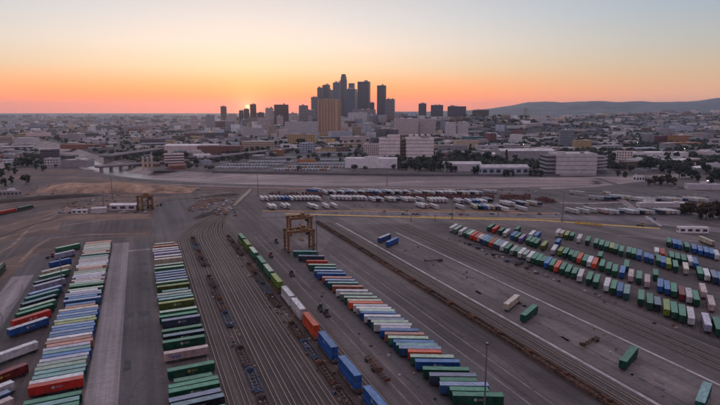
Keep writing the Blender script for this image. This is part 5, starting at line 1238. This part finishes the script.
trees('behind the pale gabled shed', [(455, 161, 1.3), (458, 160, 1.6), (463, 160.5, 1.6), (467, 161, 1.7), (470, 158.5, 2.0, 3), (474, 160.5, 1.5), (479, 161, 1.2), (487, 161, 1.7), (492, 161.5, 1.1), (496, 162, 1.2), (506, 162, 1.9, 3), (515, 163, 1.3), (519, 163.5, 1.0), (526, 163, .9)])
trees('in front of the bluish warehouse', [(474, 173.5, 1.2), (478, 173.5, 1.3), (482, 174, 1.0), (492, 174, 1.3), (496, 174.5, 1.0), (504, 176.5, .8), (508, 176.5, .9), (513, 176.8, .6), (530, 176, .9), (536, 176, .9), (541, 176.5, 1.0)])
trees('right of the car park', [(640, 170, 1.2), (644, 171, 1.9), (648, 171.5, 2.2), (651, 170, 1.5), (656, 156, 1.4), (667, 162, 1.6), (677, 158.5, 1.6), (687, 167, 1.4), (664, 173, 1.9), (669, 174, 1.7), (661, 172, 1.3), (679, 178, 1.8), (685, 177, 1.6), (676, 171, 1.1), (700, 170, 1.4), (706, 174, 1.5), (711, 183, 1.6), (716, 181, 1.7), (720, 180, 1.5), (693, 179, 1.3), (698, 181, 1.1), (618, 176, 1.0), (625, 178, .9), (631, 172, .9)])
trees('at the right edge by the white canopy', [(682, 214, 1.15), (687, 213.5, .9), (691.5, 214.5, 1.1), (701, 218.5, 1.15), (706, 219.5, 1.3), (713, 218, 1.5), (719, 219, 1.4)], LEAFA)
trees('beside the roads on the right', [(655, 184, 1.1), (661, 185, 1.3), (667, 184, 1.2), (672, 186, 1.1), (650, 186, .8)], LEAFA)
trees('left of the river bend', [(22, 166, 1.6), (27, 166.5, 1.8), (31, 166, 1.2), (8, 172, 1.3), (15, 174, 1.1), (36, 169, 1.0), (2, 178, 1.2), (44, 172, .9), (12, 183, 1.0), (26, 184, 1.1), (5, 187, 1.0)])
trees('beside the depot', [(183, 160.5, 1.6), (186, 161, 1.9), (189, 160, 1.5), (156, 158, 1.3), (160, 158.5, 1.5), (223, 156, 1.1), (228, 156.5, 1.2), (247, 153, 1.1), (252, 152.5, 1.2), (257, 152, 1.3), (262, 152, 1.2), (268, 151.5, 1.2), (235, 156, 1.0)])
trees('round the station building', [(276, 146, 1.5), (281, 145.5, 1.3), (286, 147, 1.4), (299, 147.5, 2.0), (303, 147.5, 2.1), (309, 148, 1.5), (314, 147, 1.2), (341, 145.5, 1.3), (346, 146, 1.2), (352, 146, 1.4), (357, 146.5, 1.2), (343, 134, 1.8), (347, 134.5, 1.5), (384, 163, 1.0), (382, 159.5, 1.4)])
trees('on the green slope behind the cell block', [(400 + i * 3.4 + random.uniform(-1, 1), 127.5 + random.uniform(-2, 3.5), random.uniform(1.6, 2.4)) for i in range(14)])
trees('behind the white twin slabs', [(470 + i * 4.2 + random.uniform(-1, 1), 128 + random.uniform(-2.5, 4), random.uniform(1.4, 2.2)) for i in range(18)])
# scattered small trees of the city, far too many to count
tp = []
for _ in range(42000):
    y = 860 * (9.5 ** random.random()); x = random.uniform(-.72, .72) * y; pxx = PIX(x, y)[0]
    wgt = .42 + (.45 if pxx > 390 else 0) + (.4 if pxx > 560 else 0) + (.45 if gz(x, y) > 6 else 0)
    if random.random() > wgt * .45: continue
    if y < 2300 and blocked(x, y, 4): continue
    tp.append((x, y, gz(x, y), random.uniform(.7, 1.5)))
tp = tp[:12500]
def blob(n, seed):
    r_ = random.Random(seed); q = []
    for _ in range(n):
        v = Vector((r_.gauss(0, 1), r_.gauss(0, 1), r_.gauss(0, .8))).normalized() * r_.uniform(2.2, 4.2); p = Vector((v.x, v.y, 5.2 + v.z * .85))
        nn_ = (v + Vector((r_.uniform(-2, 2), r_.uniform(-2, 2), r_.uniform(-1, 3)))).normalized(); e1 = nn_.cross(Vector((.3, .5, .8))).normalized() * r_.uniform(1.1, 2.0); e2 = nn_.cross(e1).normalized() * r_.uniform(1.0, 1.8)
        q.append([p - e1, p - e2, p + e1, p + e2])
    return np.array([[tuple(v) for v in f] for f in q])
bl = [blob(34, s_) for s_ in range(5)]
V = np.concatenate([bl[i % 5] * t[3] + np.array([t[0], t[1], t[2]]) for i, t in enumerate(tp)]); nq = len(V)
me = bpy.data.meshes.new('far_trees'); me.vertices.add(nq * 4); me.vertices.foreach_set('co', V.reshape(-1)); me.loops.add(nq * 4); me.loops.foreach_set('vertex_index', np.arange(nq * 4, dtype=np.int32)); me.polygons.add(nq)
me.polygons.foreach_set('loop_start', np.arange(0, nq * 4, 4, dtype=np.int32)); me.polygons.foreach_set('loop_total', np.full(nq, 4, np.int32)); me.update()
o = obj('city_vegetation', me, mats=mat('city_leaves', (.035, .045, .03), .85, var=.35, scale=.02)); o['kind'] = 'stuff'; o['label'] = 'scattered small dark trees all through the distant city'; o['category'] = 'trees'
# ------------------------------------------------------------------ walls along the river, lamps, clutter and wear
def wall_px(label, pts, h, th, m, z0=0, off=0):
    c = [G(*p) for p in pts]; mb = MB()
    for a, b in zip(c, c[1:]):
        d = math.dist(a, b); nx, ny = -(b[1] - a[1]) / d * th / 2, (b[0] - a[0]) / d * th / 2
        mb.poly([(a[0] - nx, a[1] - ny), (b[0] - nx, b[1] - ny), (b[0] + nx, b[1] + ny), (a[0] + nx, a[1] + ny)], z0, h)
    return tag(obj('river_wall', mb, mats=m), label, 'wall')
wall_px('dark low wall along the far top of the river channel', [(212, 172.6), (280, 173.6), (360, 175.2), (440, 175.9), (520, 175.6), (560, 175.9)], 2.2, .8, bm_('dark'))
wall_px('pale parapet along the near edge of the river channel', [(170, 185.2), (250, 187.9), (330, 189.8), (400, 189.9), (470, 188.6), (530, 187.2)], 1.2, .6, bm_('pinkish'))
LIT = mat('lit_lamp', (.9, .9, .85), .3, emis=(1, .93, .8, 14))
for i, (px, py, h, pl_) in enumerate(((690, 178.5, 9, 'among the right edge trees'), (636.5, 148, 14, 'behind the white long store'), (683.5, 154, 12, 'at the right end of the white store'), (621, 158.5, 11, 'beside the left end of the white store'), (706, 187, 8, 'beside the pale shed at the right edge'), (523, 150, 14, 'behind the grey hall'))):
    x, y = G(px, py); t = thing('street_lamp', f'lit street lamp {pl_}', 'street lamp', (x, y, 0), 0, 'lit street lamps')
    p = MB(); p.bar((0, 0, 0), (0, 0, h), .14, 6, .09); obj('pole', p, t, mats=GALV); p = MB(); p.bar((0, 0, h), (0, -1.8, h + .2), .07, 5); obj('arm', p, t, mats=GALV)
    p = MB(); p.box(-.5, .5, -2.5, -1.7, h, h + .35); obj('lamp_head', p, t, mats=LIT)
cl = MB(); cr_ = random.Random(5)
def clutter(wu=None, px=None, n=10, spread=(4, 4), smax=1.6):
    for _ in range(n):
        if px: x, y = G(cr_.uniform(px[0], px[1]), cr_.uniform(px[2], px[3]))
        else: x, y = P(wu[0] + cr_.uniform(-1, 1) * spread[0], wu[1] + cr_.uniform(-1, 1) * spread[1])
        a, b, h = cr_.uniform(.3, smax), cr_.uniform(.3, smax), cr_.uniform(.2, 1.1); an = cr_.uniform(0, 3.1); c_, s_ = math.cos(an), math.sin(an)
        cl.poly([(x + i * c_ - j * s_, y + i * s_ + j * c_) for i, j in ((-a, -b), (a, -b), (a, b), (-a, b))], .03, h, cr_.randrange(5))
clutter(px=(196, 236, 196, 216), n=120, smax=2.2); clutter(px=(60, 152, 200, 214), n=90, smax=1.8); clutter(px=(290, 540, 190, 199), n=120, smax=1.4); clutter(px=(0, 150, 184, 200), n=90, smax=1.5)
clutter(px=(570, 720, 190, 216), n=90, smax=1.6); clutter((211, 190), n=60, spread=(4, 150), smax=.9); clutter((58, 230), n=130, spread=(5, 170), smax=.6); clutter((32, 230), n=90, spread=(3, 170), smax=.6); clutter((84, 230), n=24, spread=(3, 170), smax=.5); clutter((166, 200), n=30, spread=(13, 130), smax=.4)
clutter(px=(340, 420, 205, 212), n=18, smax=1.2)
o = obj('yard_clutter', cl, mats=[RUST, DARKB, mat('clutter_tan', (.28, .2, .14), .9), mat('clutter_pale', (.42, .39, .39), .8), WELLB]); o['kind'] = 'stuff'; o['label'] = 'scattered pallets, scrap and small equipment around the yard'; o['category'] = 'clutter'
sk = MB(); zz = .09
for _ in range(90):                                            # tyre marks
    zz += .0006; wc, u = random.choice(((83, 1), (112, 1), (165, 1), (165, 1), (125, 1), (228, 1), (-66, 1), (-5, 1))); wc += random.uniform(-6, 6); u = random.uniform(90, 390); L = random.uniform(12, 60); cv = random.uniform(-.004, .004); wd = random.uniform(.22, .4); q = []
    for i in range(11):
        t = L * (i / 10 - .5); q.append(((*P(wc + cv * t * t * 2, u + t), zz), (*P(wc + cv * t * t * 2 + wd, u + t), zz)))
    for a, b in zip(q, q[1:]): sk.quad((a[0], a[1], b[1], b[0]))
o = obj('tyre_marks', sk, mats=mat('tyre_mark', (.085, .073, .08), .8, var=.3, scale=.5)); o['kind'] = 'structure'
stl = MB()
for fx, u0, u1, ln in ((lambda u: 215, 90, 352, 15), (fx2 and (lambda u: fx2(u, fx2(u, 0) / .65)), 120, 345, 15), (fx3 and (lambda u: fx3(u, fx3(u, 0) / .65)), 150, 330, 15)):
    for u in np.arange(u0, u1, 4.08):
        x, y = P(fx(u), u); stl.quad([(x, y, .07), (x + .14, y, .07), (x + .14 + dE[0] * ln, y + dE[1] * ln, .07), (x + dE[0] * ln, y + dE[1] * ln, .07)])
for u in np.arange(90, 410, 6.1):
    for wc in (1.2,): stl.quad([(*P(wc, u), .075), (*P(wc + 1.6, u), .075), (*P(wc + 1.6, u + .15), .075), (*P(wc, u + .15), .075)])
o = obj('stall_markings', stl, mats=PALELINE); o['kind'] = 'structure'
# ------------------------------------------------------------------ evening haze
hz = MB(); hz.box(-25500, 25500, -2900, 23800, -9, 430)
o = obj('haze', hz); o['kind'] = 'stuff'
hm = bpy.data.materials.new('haze_air'); hm.use_nodes = True; hn = hm.node_tree.nodes; hn.remove(hn['Principled BSDF'])
pv = hn.new('ShaderNodeVolumePrincipled'); pv.inputs['Color'].default_value = (.62, .78, 1.0, 1); pv.inputs['Density'].default_value = 3.7e-5; pv.inputs['Anisotropy'].default_value = .68
hm.node_tree.links.new(pv.outputs[0], hn['Material Output'].inputs['Volume']); o.data.materials.append(hm)
